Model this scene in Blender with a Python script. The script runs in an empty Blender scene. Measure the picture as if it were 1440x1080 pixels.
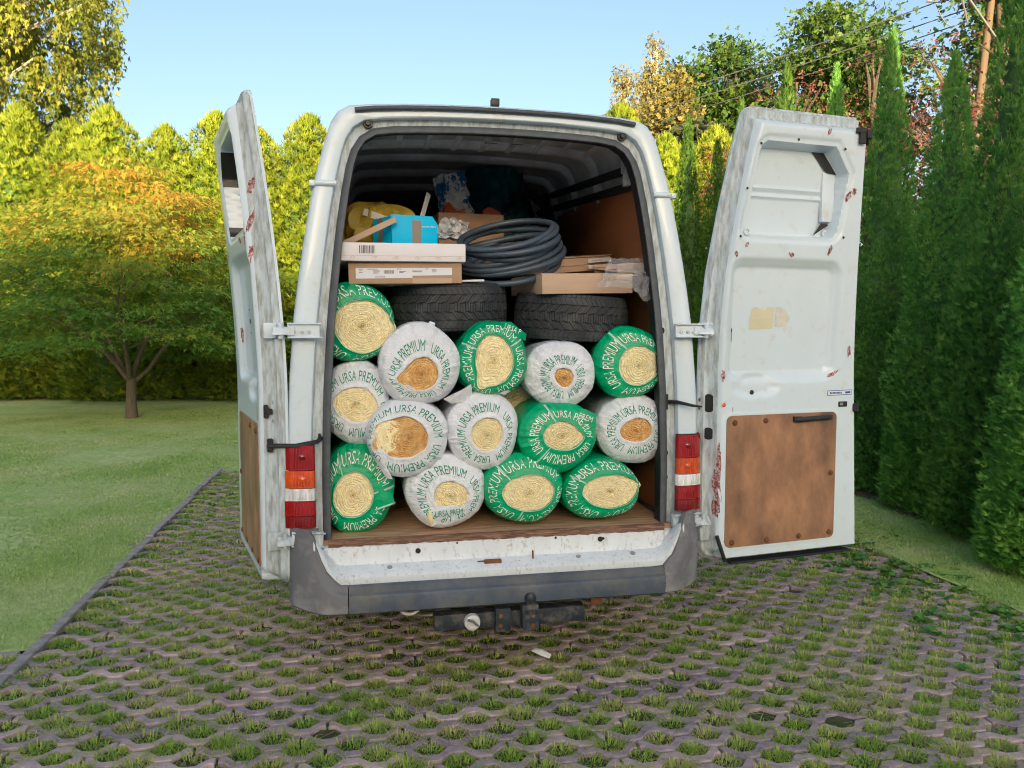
import bpy, bmesh, math, random
import numpy as np
from mathutils import Vector, Matrix, noise
R_ = math.radians
SC = bpy.context.scene; SC.render.engine = 'CYCLES'
COL = SC.collection
rng = random.Random(7)

# ---------------------------------------------------------------- camera, light, exposure
cam = bpy.data.cameras.new("camera"); cam.lens = 27.03; cam.sensor_width = 36; cam.clip_start = .05; cam.clip_end = 2000
camo = bpy.data.objects.new("camera", cam); COL.objects.link(camo)
camo.location = (0, 0, 1.62); camo.rotation_euler = (R_(90 - 3.97), 0, 0)
SC.camera = camo
SUN_EL, SUN_DIR = R_(10.0), Vector((.10, -1.0, 0)).normalized()
w = bpy.data.worlds.new("World"); SC.world = w; w.use_nodes = True
nt = w.node_tree; bg = nt.nodes["Background"]
sky = nt.nodes.new("ShaderNodeTexSky"); sky.sky_type = 'NISHITA'; sky.sun_disc = False
sky.sun_elevation = SUN_EL; sky.sun_rotation = math.atan2(SUN_DIR.x, SUN_DIR.y)
sky.air_density = 1.0; sky.dust_density = 4.0; sky.ozone_density = .15
nt.links.new(sky.outputs[0], bg.inputs[0]); bg.inputs[1].default_value = .1
sl = bpy.data.lights.new("sun", 'SUN'); sl.energy = 5.0; sl.angle = R_(.5); sl.color = (1, .73, .32)
slo = bpy.data.objects.new("sun", sl); COL.objects.link(slo)
slo.rotation_euler = (-(SUN_DIR * math.cos(SUN_EL) + Vector((0, 0, math.sin(SUN_EL))))).to_track_quat('-Z', 'Y').to_euler()
SC.view_settings.view_transform = 'Standard'; SC.view_settings.look = 'None'
SC.view_settings.exposure = 1.62; SC.view_settings.use_white_balance = True; SC.view_settings.white_balance_temperature = 5550; SC.view_settings.white_balance_tint = 10; SC.view_settings.gamma = 1.0; SC.view_settings.use_curve_mapping = False

SC.cycles.filter_width = 1.05

# ---------------------------------------------------------------- materials
def mat(name, col, rough=.6, var=0., vscale=8., bump=0., bscale=60., col2=None, c2amt=.5, c2scale=5., c2sharp=.12, metal=0., spec=.4, coat=0., grain=None, tint=None, detail=6., bdist=.004):
    m = bpy.data.materials.new(name); m.use_nodes = True
    n = m.node_tree.nodes; L = m.node_tree.links
    b = n["Principled BSDF"]; b.inputs["Roughness"].default_value = rough; b.inputs["Metallic"].default_value = metal
    b.inputs["Specular IOR Level"].default_value = spec; b.inputs["Coat Weight"].default_value = coat
    tc = n.new("ShaderNodeTexCoord"); src = tc.outputs["Object"]
    if grain:
        mp = n.new("ShaderNodeMapping"); mp.inputs["Scale"].default_value = grain; L.new(src, mp.inputs[0]); gsrc = mp.outputs[0]
    else: gsrc = src
    rgb = n.new("ShaderNodeRGB"); rgb.outputs[0].default_value = (*col, 1); out = rgb.outputs[0]
    def noise_(scale, s=gsrc, d=detail):
        t = n.new("ShaderNodeTexNoise"); t.inputs["Scale"].default_value = scale; t.inputs["Detail"].default_value = d
        t.inputs["Roughness"].default_value = .62; L.new(s, t.inputs["Vector"]); return t.outputs["Fac"]
    if col2:
        f = noise_(c2scale); r = n.new("ShaderNodeMapRange"); th = 1 - c2amt
        lo = .25 + .5 * th; r.inputs[1].default_value = lo - c2sharp; r.inputs[2].default_value = lo + c2sharp
        L.new(f, r.inputs[0]); mx = n.new("ShaderNodeMix"); mx.data_type = 'RGBA'
        L.new(r.outputs[0], mx.inputs[0]); L.new(out, mx.inputs[6]); mx.inputs[7].default_value = (*col2, 1); out = mx.outputs[2]
    if tint:
        a = n.new("ShaderNodeAttribute"); a.attribute_name = "tint"
        mx = n.new("ShaderNodeMix"); mx.data_type = 'RGBA'; L.new(a.outputs["Fac"], mx.inputs[0]); L.new(out, mx.inputs[6])
        mx.inputs[7].default_value = (*tint, 1); out = mx.outputs[2]
    if var:
        f = noise_(vscale); r = n.new("ShaderNodeMapRange"); r.inputs[1].default_value = .3; r.inputs[2].default_value = .7
        r.inputs[3].default_value = 1 - var; r.inputs[4].default_value = 1 + var; L.new(f, r.inputs[0])
        oi = n.new("ShaderNodeObjectInfo"); mm = n.new("ShaderNodeMapRange"); mm.inputs[3].default_value = 1 - var * .5; mm.inputs[4].default_value = 1 + var * .5
        L.new(oi.outputs["Random"], mm.inputs[0]); mu = n.new("ShaderNodeMath"); mu.operation = 'MULTIPLY'; L.new(r.outputs[0], mu.inputs[0]); L.new(mm.outputs[0], mu.inputs[1])
        vm = n.new("ShaderNodeVectorMath"); vm.operation = 'SCALE'; L.new(out, vm.inputs[0]); L.new(mu.outputs[0], vm.inputs["Scale"]); out = vm.outputs[0]
    L.new(out, b.inputs["Base Color"])
    if bump:
        f = noise_(bscale); bp = n.new("ShaderNodeBump"); bp.inputs["Strength"].default_value = min(1, bump); bp.inputs["Distance"].default_value = bdist
        L.new(f, bp.inputs["Height"]); L.new(bp.outputs[0], b.inputs["Normal"])
    return m
def leafmat(name, cols, trans=.3, rough=.6, oshift=.25):
    m = bpy.data.materials.new(name); m.use_nodes = True
    n = m.node_tree.nodes; L = m.node_tree.links
    b = n["Principled BSDF"]; b.inputs["Roughness"].default_value = rough; b.inputs["Specular IOR Level"].default_value = .25
    a = n.new("ShaderNodeAttribute"); a.attribute_name = "tint"; cr = n.new("ShaderNodeValToRGB")
    e = cr.color_ramp.elements
    while len(e) < len(cols): e.new(.5)
    for i, c in enumerate(cols): e[i].position = i / (len(cols) - 1); e[i].color = (*c, 1)
    L.new(a.outputs["Fac"], cr.inputs[0])
    oi = n.new("ShaderNodeObjectInfo"); mr = n.new("ShaderNodeMapRange"); mr.inputs[3].default_value = 1 - oshift; mr.inputs[4].default_value = 1 + oshift
    L.new(oi.outputs["Random"], mr.inputs[0]); vm = n.new("ShaderNodeVectorMath"); vm.operation = 'SCALE'
    L.new(cr.outputs[0], vm.inputs[0]); L.new(mr.outputs[0], vm.inputs["Scale"]); L.new(vm.outputs[0], b.inputs["Base Color"])
    t = n.new("ShaderNodeBsdfTranslucent"); L.new(vm.outputs[0], t.inputs[0]); mx = n.new("ShaderNodeMixShader"); mx.inputs[0].default_value = trans
    L.new(b.outputs[0], mx.inputs[1]); L.new(t.outputs[0], mx.inputs[2]); L.new(mx.outputs[0], n["Material Output"].inputs[0])
    return m
M = {}
M['paint'] = mat('white_van_paint', (.64, .735, .82), .3, var=.04, vscale=3, col2=(.56, .57, .56), c2amt=.22, c2scale=11, c2sharp=.12, spec=.5, coat=.2)
M['paint_clean'] = mat('clean_white_paint', (.64, .74, .83), .28, var=.03, vscale=3, col2=(.6, .61, .6), c2amt=.14, c2scale=17, c2sharp=.1, coat=.25)
M['grime'] = mat('weathered_white_paint', (.53, .61, .67), .6, var=.12, vscale=40, col2=(.29, .30, .28), c2amt=.38, c2scale=50, c2sharp=.14, grain=(1, 1, .22))
M['sill'] = mat('worn_sill_paint', (.65, .70, .75), .5, var=.08, vscale=9, col2=(.40, .35, .30), c2amt=.2, c2scale=60, c2sharp=.10, grain=(1, 1, .5))
M['primer'] = mat('red_primer', (.22, .04, .035), .8, var=.3, vscale=60, col2=(.60, .52, .53), c2amt=.42, c2scale=75)
M['rubber'] = mat('black_rubber', (.022, .024, .028), .6, var=.3, vscale=20, bump=.2)
M['seal'] = mat('dusty_door_seal', (.075, .085, .10), .55, var=.2, vscale=25, bump=.2)
M['plastic_dark'] = mat('dark_blue_grey_bumper_plastic', (.068, .088, .125), .55, var=.2, vscale=6, col2=(.13, .135, .14), c2amt=.38, c2scale=7, bump=.3, bscale=300)
M['plastic_grey'] = mat('grey_bumper_plastic', (.145, .15, .17), .6, var=.15, vscale=6, col2=(.27, .27, .28), c2amt=.32, c2scale=9, bump=.3, bscale=300)
M['black'] = mat('black_plastic', (.02, .02, .022), .4)
M['steel'] = mat('dull_steel', (.35, .34, .33), .45, metal=.8, var=.2, vscale=30)
M['rusty'] = mat('rusted_painted_steel', (.022, .032, .046), .55, var=.3, vscale=20, col2=(.15, .135, .12), c2amt=.30, c2scale=18, bump=.4)
M['rust'] = mat('rust', (.16, .07, .03), .9, var=.3, vscale=60)
M['ply'] = mat('worn_plywood', (.52, .33, .19), .7, var=.18, vscale=6, col2=(.34, .2, .12), c2amt=.42, c2scale=7, bump=.3, bscale=90, grain=(1, 6, 1))
M['plyedge'] = mat('frayed_plywood_edge', (.16, .085, .06), .9, var=.4, vscale=30, col2=(.35, .22, .14), c2amt=.4, c2scale=40, grain=(.3, 1, 4), bump=1, bscale=120)
M['panel'] = mat('stained_hardboard', (.40, .215, .12), .45, var=.26, vscale=9, col2=(.17, .095, .065), c2amt=.40, c2scale=5.5, c2sharp=.15, bump=.3, bscale=80, grain=(1, 1, .55))
M['wallply'] = mat('interior_plywood', (.36, .145, .06), .6, var=.15, vscale=3, grain=(1, .3, 5))
M['inner'] = mat('interior_paint', (.72, .75, .77), .45, var=.1, vscale=4, col2=(.5, .51, .5), c2amt=.4, c2scale=6)
M['dark'] = mat('dark_interior', (.05, .05, .055), .8)
M['lens_red'] = mat('red_lens', (.32, .005, .005), .12, var=.25, vscale=25, spec=.6, coat=.6)
M['lens_red2'] = mat('deep_red_lens', (.20, .004, .005), .12, var=.25, vscale=25, spec=.6, coat=.6)
M['lens_amber'] = mat('amber_lens', (.66, .085, .005), .12, var=.25, vscale=25, spec=.6, coat=.6)
M['lens_clear'] = mat('clear_lens', (.72, .73, .75), .1, var=.35, vscale=40, spec=.6, coat=.6, grain=(1, 1, .2))
M['tape'] = mat('yellowed_tape', (.66, .62, .44), .5, var=.06, vscale=10, col2=(.55, .52, .40), c2amt=.3)
M['tape_clear'] = mat('creased_clear_tape', (.66, .66, .60), .35, var=.1, vscale=40)
M['sticker'] = mat('sticker_paper', (.75, .76, .8), .5); M['blueink'] = mat('blue_ink', (.02, .09, .35), .5)
M['redink'] = mat('red_ink', (.5, .03, .03), .6)
M['glass'] = mat('dark_glass', (.01, .012, .014), .08, spec=.8)
M['film_w'] = mat('white_wrap_film', (.74, .775, .85), .30, var=.05, vscale=12, spec=.6, bump=1, bscale=17, grain=(1, .5, 1), bdist=.022)
M['film_g'] = mat('green_wrap_film', (.004, .37, .15), .28, var=.14, vscale=9, spec=.6, bump=1, bscale=15, bdist=.016)
M['txt_g'] = mat('green_print', (.02, .27, .19), .5); M['txt_w'] = mat('white_print', (.8, .82, .8), .5)
M['seam'] = mat('pale_film_seam', (.45, .62, .55), .4)
M['wool'] = mat('yellow_glass_wool', (.88, .79, .50), 1, var=.10, vscale=30, col2=(.78, .64, .35), c2amt=.28, c2scale=26, bump=1, bscale=130, spec=.05)
M['wool_o'] = mat('orange_glass_wool', (.78, .52, .23), 1, var=.14, vscale=30, col2=(.62, .34, .11), c2amt=.36, c2scale=22, bump=1, bscale=130, spec=.05)
M['tyre'] = mat('tyre_rubber', (.010, .011, .013), .62, var=.25, vscale=14, col2=(.03, .032, .035), c2amt=.3, c2scale=10, bump=.2, bscale=200)
M['tread'] = mat('tread_rubber', (.036, .041, .05), .6, var=.2, vscale=14, col2=(.085, .09, .095), c2amt=.3, c2scale=12)
M['card'] = mat('brown_cardboard', (.43, .29, .19), .8, var=.07, vscale=5, col2=(.36, .235, .15), c2amt=.4, c2scale=4, grain=(1, 1, 4))
M['card2'] = mat('pale_cardboard', (.50, .36, .26), .8, var=.07, vscale=5, grain=(1, 1, 5))
M['card_w'] = mat('white_cardboard', (.74, .72, .77), .55, var=.03)
M['card_b'] = mat('blue_cardboard', (.0, .48, .86), .5, var=.05); M['label'] = mat('label_paper', (.70, .72, .80), .5)
M['ink'] = mat('black_ink', (.05, .05, .06), .6); M['ptape'] = mat('brown_packing_tape', (.22, .19, .17), .35)
M['conduit'] = mat('blue_grey_conduit', (.062, .086, .122), .34, var=.15, vscale=8, spec=.5)
M['bag_y'] = mat('yellow_green_sack', (.36, .27, .03), .45, var=.2, vscale=9, bump=.4, bscale=20)
M['bag_w'] = mat('white_plastic', (.58, .58, .60), .4, var=.1, vscale=20)
M['bag_print'] = mat('printed_bag', (.65, .65, .66), .5, col2=(.02, .16, .36), c2amt=.45, c2scale=9, c2sharp=.02)
M['orange'] = mat('orange_red_plastic', (.50, .075, .03), .45)
M['teal'] = mat('dark_teal_sack', (.01, .09, .09), .5, var=.3, vscale=15)
M['brick'] = mat('dark_grey_gun', (.1, .1, .11), .5)
M['bubble'] = bpy.data.materials.new('clear_plastic_film'); M['bubble'].use_nodes = True
_b = M['bubble'].node_tree.nodes["Principled BSDF"]; _b.inputs["Base Color"].default_value = (.55, .57, .62, 1); _b.inputs["Roughness"].default_value = .18; _b.inputs["Alpha"].default_value = .36
M['bark'] = mat('grey_brown_bark', (.11, .09, .068), .9, var=.3, vscale=20, bump=1, bscale=40, grain=(1, 1, .25))
M['bark_b'] = mat('birch_bark', (.45, .42, .38), .8, col2=(.05, .045, .04), c2amt=.35, c2scale=8)
M['polewood'] = mat('weathered_pole_wood', (.12, .085, .058), .9, var=.2, vscale=6, grain=(1, 1, .1))
M['wire'] = mat('wire_metal', (.12, .12, .13), .5); M['insul'] = mat('dark_insulator_glaze', (.025, .025, .03), .25)
M['stone'] = mat('purple_grey_concrete', (.34, .275, .305), .9, var=.28, vscale=13, col2=(.20, .17, .185), c2amt=.42, c2scale=22, bump=.9, bscale=160, tint=(.50, .38, .375))
M['earth'] = mat('needle_strewn_earth', (.20, .15, .10), 1, var=.35, vscale=18, col2=(.12, .15, .05), c2amt=.45, c2scale=6, c2sharp=.2, bump=1, bscale=70)
M['kerb'] = mat('grey_kerb_concrete', (.40, .36, .38), .9, var=.2, vscale=9, col2=(.22, .22, .16), c2amt=.4, c2scale=11, bump=.8, bscale=120)
M['soil'] = mat('dark_soil', (.085, .07, .05), 1, var=.4, vscale=30, col2=(.08, .12, .03), c2amt=.45, c2scale=12, bump=1, bscale=60)
M['lawn'] = mat('lawn_grass', (.34, .49, .13), .95, var=.22, vscale=14, col2=(.58, .62, .29), c2amt=.45, c2scale=1.1, c2sharp=.2, bump=1, bscale=120)
M['concrete'] = mat('pale_concrete', (.46, .45, .43), .9, var=.12, vscale=2, bump=.3)
M['plaster'] = mat('house_plaster', (.62, .58, .5), .9, var=.05); M['roof'] = mat('roof_tile', (.2, .09, .06), .8, var=.2)
M['grass'] = leafmat('lawn_blades', [(.36, .52, .12), (.53, .67, .20), (.70, .72, .38)], .4, .7, 0)
M['tuft'] = leafmat('tuft_blades', [(.32, .52, .07), (.54, .70, .13), (.68, .72, .24), (.70, .60, .34)], .5, .6, 0)
M['weed'] = leafmat('weed_leaves', [(.07, .20, .04), (.12, .30, .06), (.24, .36, .05)], .3, .5, 0)
M['thuja'] = leafmat('thuja_sprays', [(.12, .32, .06), (.25, .49, .10), (.42, .62, .13)], .45, .6, .2)  # near copy, colour lifted to offset the shade on these trees
M['thuja_f'] = leafmat('sunlit_thuja_sprays', [(.06, .15, .025), (.12, .23, .03), (.22, .31, .04)], .4, .6, .2)  # same foliage, colour kept lower because these tips stand in sun
M['thuja_y'] = leafmat('sun_yellow_thuja_sprays', [(.12, .20, .015), (.25, .31, .02), (.40, .42, .035)], .3, .6, .15)  # naturally green foliage with the sun's yellow put into its colour
M['core'] = mat('inner_foliage_green', (.09, .17, .05), 1, var=.4, vscale=20)
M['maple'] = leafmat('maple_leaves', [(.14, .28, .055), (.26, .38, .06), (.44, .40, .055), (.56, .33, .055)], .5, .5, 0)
M['birch'] = leafmat('birch_leaves', [(.13, .18, .022), (.24, .27, .03), (.36, .33, .05)], .35, .5, .1)
M['goldbirch'] = leafmat('olive_yellow_leaves', [(.17, .16, .04), (.28, .24, .07), (.38, .30, .11)], .35, .5, .15)
M['broad'] = leafmat('broad_leaves', [(.04, .10, .02), (.09, .165, .03), (.17, .23, .035)], .3, .5, .15)
M['pine'] = leafmat('pine_needles', [(.05, .075, .045), (.08, .10, .05), (.12, .12, .05)], .2, .6, .1)
M['plum'] = leafmat('plum_leaves', [(.05, .03, .035), (.16, .055, .05), (.30, .11, .06)], .3, .4, .15)

# ---------------------------------------------------------------- mesh helpers
class MB:
    def __init__(s): s.v = []; s.f = []; s.m = []
    def add(s, vs, fs, m=0):
        o = len(s.v); s.v += [tuple(p) for p in vs]; s.f += [tuple(i + o for i in f) for f in fs]; s.m += [m] * len(fs); return s
    def box(s, a, b, m=0, X=None):
        (x0, y0, z0), (x1, y1, z1) = a, b
        vs = [Vector(p) for p in ((x0, y0, z0), (x1, y0, z0), (x1, y1, z0), (x0, y1, z0), (x0, y0, z1), (x1, y0, z1), (x1, y1, z1), (x0, y1, z1))]
        if X is not None: vs = [X @ p for p in vs]
        return s.add(vs, [(0, 3, 2, 1), (4, 5, 6, 7), (0, 1, 5, 4), (1, 2, 6, 5), (2, 3, 7, 6), (3, 0, 4, 7)], m)
    def tube(s, path, r, n=8, m=0, cap=True, flat=1.):
        path = [Vector(p) for p in path]; rs = r if hasattr(r, '__len__') else [r] * len(path); vs = []; fs = []; pn = None
        for i, p in enumerate(path):
            t = (path[min(i + 1, len(path) - 1)] - path[max(i - 1, 0)]).normalized()
            if pn is None: pn = t.orthogonal().normalized()
            pn = (pn - t * pn.dot(t)).normalized(); q = t.cross(pn)
            for k in range(n):
                a = 2 * math.pi * k / n; vs.append(p + (pn * math.cos(a) + q * math.sin(a) * flat) * rs[i])
        for i in range(len(path) - 1):
            for k in range(n): fs.append((i * n + k, i * n + (k + 1) % n, (i + 1) * n + (k + 1) % n, (i + 1) * n + k))
        if cap: fs.append(tuple(range(n))[::-1]); fs.append(tuple((len(path) - 1) * n + k for k in range(n)))
        return s.add(vs, fs, m)
    def cyl(s, a, b, r, n=12, m=0): return s.tube([a, b], r, n, m)
    def lathe(s, prof, n=32, X=Matrix(), m=0, closed=False):
        vs = [X @ Vector((r * math.cos(2 * math.pi * k / n), r * math.sin(2 * math.pi * k / n), z)) for r, z in prof for k in range(n)]
        P = len(prof); fs = []
        for i in range(P if closed else P - 1):
            j = (i + 1) % P
            for k in range(n): fs.append((i * n + k, i * n + (k + 1) % n, j * n + (k + 1) % n, j * n + k))
        return s.add(vs, fs, m)
    def slab(s, pts, d, m=0):       # closed outline (3-D points) extruded by vector d
        n = len(pts); d = Vector(d); a = [Vector(p) for p in pts]; vs = a + [p + d for p in a]
        fs = [tuple(range(n))[::-1], tuple(range(n, 2 * n))] + [(i, (i + 1) % n, n + (i + 1) % n, n + i) for i in range(n)]
        return s.add(vs, fs, m)
    def grid(s, rows, m=0, wrap=False):
        n = len(rows[0]); fs = []
        for i in range(len(rows) - 1):
            for k in range(n if wrap else n - 1): fs.append((i * n + k, i * n + (k + 1) % n, (i + 1) * n + (k + 1) % n, (i + 1) * n + k))
        return s.add([p for r in rows for p in r], fs, m)
    def mesh(s, name, mats, smooth=30, bevel=0, fixn=True, seg=2):
        me = bpy.data.meshes.new(name); me.from_pydata(s.v, [], s.f); me.polygons.foreach_set('material_index', s.m)
        if bevel or fixn:
            bm = bmesh.new(); bm.from_mesh(me)
            if fixn: bmesh.ops.recalc_face_normals(bm, faces=bm.faces)
            if bevel:
                es = [e for e in bm.edges if len(e.link_faces) == 2 and e.calc_face_angle(0) > .6]
                bmesh.ops.bevel(bm, geom=es, offset=bevel, segments=seg, affect='EDGES', profile=.6, clamp_overlap=True)
            bm.to_mesh(me); bm.free()
        for mt in (mats if isinstance(mats, (list, tuple)) else [mats]): me.materials.append(M[mt])
        if smooth: me.shade_smooth(); me.set_sharp_from_angle(angle=R_(smooth))
        return me
    def build(s, name, mats, parent=None, **k):
        return link(name, s.mesh(name, mats, **k), parent)
def link(name, data, parent=None):
    o = bpy.data.objects.new(name, data); COL.objects.link(o)
    if parent: o.parent = parent
    return o
def tag(o, label=None, cat=None, group=None, kind=None):
    if label: o['label'] = label
    if cat: o['category'] = cat
    if group: o['group'] = group
    if kind: o['kind'] = kind
    return o
AV = R_(11); OX, OY = -.04, 3.55
def v2w(u, v, z=0): return Vector((OX + u * math.cos(AV) - v * math.sin(AV), OY + u * math.sin(AV) + v * math.cos(AV), z))
def place(o, u, v, z, rz=0, rx=0, ry=0):    # a point given in the parking bay's own axes (across, along, up)
    o.matrix_world = Matrix.Translation(v2w(u, v, z)) @ Matrix.Rotation(AV + rz, 4, 'Z') @ Matrix.Rotation(rx, 4, 'X') @ Matrix.Rotation(ry, 4, 'Y'); return o
def thing(name, label, cat, u=0, v=0, z=0, rz=0, rx=0, ry=0, group=None):
    return tag(place(link(name, None), u, v, z, rz, rx, ry), label, cat, group)
def wthing(name, label, cat, loc, group=None, rz=0):
    o = link(name, None); o.location = loc; o.rotation_euler = (0, 0, rz); return tag(o, label, cat, group)
def tri_obj(name, V, F, tint, m, parent=None):     # numpy triangle soup with a per-face tint
    me = bpy.data.meshes.new(name); nv, nf = len(V), len(F)
    me.vertices.add(nv); me.vertices.foreach_set('co', np.ascontiguousarray(V, dtype=np.float32).ravel())
    k = F.shape[1]; me.loops.add(nf * k); me.loops.foreach_set('vertex_index', np.ascontiguousarray(F, dtype=np.int32).ravel())
    me.polygons.add(nf); me.polygons.foreach_set('loop_start', np.arange(0, nf * k, k, dtype=np.int32))
    a = me.attributes.new('tint', 'FLOAT', 'FACE'); a.data.foreach_set('value', np.ascontiguousarray(np.clip(tint, 0, 1), dtype=np.float32))
    me.update(calc_edges=True); me.materials.append(M[m])
    return link(name, me, parent) if parent is not False else me
def sstep(x, a=0., b=1.): t = min(1, max(0, (x - a) / (b - a))); return t * t * (3 - 2 * t)
def nrm(a): return a / np.maximum(np.linalg.norm(a, axis=-1, keepdims=True), 1e-9)
def text_mesh(s, size, xs=1.):
    c = bpy.data.curves.new('lettering', 'FONT'); c.body = s; c.size = size; c.resolution_u = 2
    o = bpy.data.objects.new('lettering', c); COL.objects.link(o); dg = bpy.context.evaluated_depsgraph_get()
    me = bpy.data.meshes.new_from_object(o.evaluated_get(dg)); vs = [(v.co.x * xs, v.co.y) for v in me.vertices]; fs = [tuple(p.vertices) for p in me.polygons]
    bpy.data.objects.remove(o); bpy.data.meshes.remove(me); bpy.data.curves.remove(c)
    return vs, fs

# ---------------------------------------------------------------- ground
def sheet(name, pts, z, m, sub=0):
    b = MB(); b.add([(*v2w(u, v).xy, z) for u, v in pts], [tuple(range(len(pts)))]); o = b.build(name, m, smooth=0); o['kind'] = 'structure'; return o
sheet('ground', [(-900, -900), (900, -900), (900, 900), (-900, 900)], -.075, 'soil')
lw = MB()
UL, UR, V1 = -2.30, 3.03, 5.75       # edges of the paved drive
def edge_r(v): return UR + .05 * math.sin(v * 1.7) + .04 * math.sin(v * 4.1 + 1)
def lawnsheet(name, pts): return sheet(name, pts, 0, 'lawn')
def bumpy_lawn(name, u0, u1, v0, v1, n=70, f0=None):
    b = MB(); rows = []
    for j in range(n + 1):
        v = v0 + (v1 - v0) * j / n; a = f0(v) if f0 else u0
        rows.append([(*v2w(a + (u1 - a) * i / n, v).xy, .006 + .018 * noise.noise(Vector((a + (u1 - a) * i / n, v, 0)) * .9)) for i in range(n + 1)])
    b.grid(rows); o = b.build(name, 'lawn', smooth=60, fixn=False); o['kind'] = 'structure'; return o
bumpy_lawn('lawn', -40, UL - .025, .685, 30)
bumpy_lawn('lawn', UR, 14, -2.9, 30, f0=edge_r)
bumpy_lawn('lawn', UL - .04, UR, V1, 30)

sheet('bounce_yard', [(-14, -30), (16, -30), (16, -2.9), (-14, -2.9)], .002, 'concrete')  # added unseen pale ground to bounce skylight onto the van rear

b = MB(); rows = []
for j in range(90):
    v = -2.8 + 16 * j / 89; n1 = .22 * noise.noise(Vector((v * 1.1, 3, 0))) + .10 * noise.noise(Vector((v * 4, 7, 0)))
    rows.append([(*v2w(u_, v).xy, z_) for u_, z_ in ((4.02 + n1, -.02), (4.10 + n1, .032), (4.5, .05), (5.0 + n1, .032), (5.1 + n1, -.02))])
b.grid(rows); b.build('bare_earth', 'earth', smooth=60)['kind'] = 'structure'
# wavy grass-grid pavers: zigzag stones between staggered diamond holes
PR, PP, HC = .1, .2, .0455
def cell(x):      # half-depth of a hole at offset x from its middle
    x = abs(x); return HC if x < .027 else (HC * (1 - (x - .027) / .041) if x < .068 else 0)
def stone_outline():
    g = .0055; lo = []; hi = []
    xs = sorted({round(c + s, 4) for c in (0, .2, .4) for s in (-.068, -.027, 0, .027, .068)} | {.1, .3}); xs = [x for x in xs if 0 <= x <= .4]
    xh = sorted({round(c + s, 4) for c in (.1, .3) for s in (-.068, -.027, .027, .068)} | {0., .2, .4})
    e = lambda x: min(max(x, g), .4 - g)
    for x in xs: lo.append((e(x), g + max(cell(x - c) for c in (0, .2, .4))))
    for x in xh: hi.append((e(x), .1 - g - max(cell(x - c) for c in (.1, .3))))
    return lo + hi[::-1]
def stone_geo(seed):
    r = random.Random(seed); o = [(x + r.uniform(-.002, .002), y + r.uniform(-.0025, .0025)) for x, y in stone_outline()]; n = len(o)
    nx = []
    for i in range(n):
        a, b, c = Vector(o[i - 1]), Vector(o[i]), Vector(o[(i + 1) % n]); d = ((b - a).normalized() + (c - b).normalized()).normalized(); nx.append(Vector((-d.y, d.x)))
    bev = .0045
    vs = [(x, y, -.05) for x, y in o] + [(x, y, -bev) for x, y in o] + [(x + q.x * bev, y + q.y * bev, 0) for (x, y), q in zip(o, nx)]
    fs = [tuple(range(2 * n, 3 * n))]
    for k in (0, 1): fs += [(k * n + i, k * n + (i + 1) % n, (k + 1) * n + (i + 1) % n, (k + 1) * n + i) for i in range(n)]
    return vs, fs
stones = [stone_geo(s) for s in range(5)]
stone_me = []
for k, (vs, fs) in enumerate(stones):
    b = MB(); b.add(vs, fs); me = b.mesh('paver', 'stone', smooth=25, fixn=False); a = me.attributes.new('tint', 'FLOAT', 'FACE'); a.data.foreach_set('value', [k * .22] * len(me.polygons)); stone_me.append(me)
drive = tag(link('paved_drive', None), kind='structure'); place(drive, 0, 0, 0)
cells = []; spots = []
camv = Vector((-(0 - OX) * 0, 0, 0))
for k in range(-27, 58):
    v = k * PR; off = (0, .3)[k % 2] + (.0 if (k // 2) % 2 else .0)
    for j in range(-9, 9):
        u = j * .4 + off
        left = UL if v > .62 else -3.75
        if u + .2 < left or u + .2 > edge_r(v) + .05 or v > V1 - .1: continue
        p = v2w(u + .2, v + .05); d = math.hypot(p.x, p.y)
        ang = abs(math.atan2(p.x, p.y))
        vis = p.y > 2.55 and ang < R_(37)
        spots.append((0 if vis else 1, d, u, v))
    for j in range(-19, 18):
        u = j * PP + (.1 if k % 2 else 0)
        left = (UL + .05) if v > .62 else -3.75
        if left < u < edge_r(v) + .06 and v < V1: cells.append((u, v))
spots.sort(); r = random.Random(3)
rest = MB(); rest_t = []
for i, (vis, d, u, v) in enumerate(spots):
    k = r.randrange(5); dz = r.uniform(-.004, .004) + .006 * noise.noise(Vector((u, v, 0)) * 1.3); rx, ry, rz = r.uniform(-.018, .018), r.uniform(-.012, .012), r.uniform(-.012, .012)
    X = Matrix.Translation((u + .2, v + .05, dz)) @ Matrix.Rotation(rz, 4, 'Z') @ Matrix.Rotation(rx, 4, 'X') @ Matrix.Rotation(ry, 4, 'Y') @ Matrix.Translation((-.2, -.05, 0))
    if i < 300 and not vis: o = link('paver', stone_me[k], drive); o.matrix_local = X
    elif i < 300: o = link('paver', stone_me[k], drive); o.matrix_local = X
    else:
        vs, fs = stones[k]; rest.add([X @ Vector(p) for p in vs], fs); rest_t += [k * .22] * len(fs)
o = rest.build('paver_field', 'stone', drive, smooth=25, fixn=False); o['kind'] = 'stuff'
a = o.data.attributes.new('tint', 'FLOAT', 'FACE'); a.data.foreach_set('value', rest_t)
bed = MB(); rows = []
for j in range(60):
    v = -3 + 8.9 * j / 59; rows.append([(u, v, -.018 + .012 * noise.noise(Vector((u * 7, v * 7, 0)))) for u in [(-3.9 if v < .62 else UL) + i * .12 for i in range(60) if (-3.9 if v < .62 else UL) + i * .12 < UR + .15][:45]])
nmin = min(len(x) for x in rows); rows = [[q[int(i * (len(q) - 1) / (nmin - 1))] for i in range(nmin)] for q in rows]
bed.grid(rows); bed.build('soil_bed', 'soil', drive, fixn=False)['kind'] = 'structure'
kerbo = tag(link('kerb', None), kind='structure'); place(kerbo, 0, 0, 0)
km = [MB().box((-.03, 0, -.08), (.03, .494, .012)).mesh('kerb_stone', 'kerb', bevel=.006, seg=1)]
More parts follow.
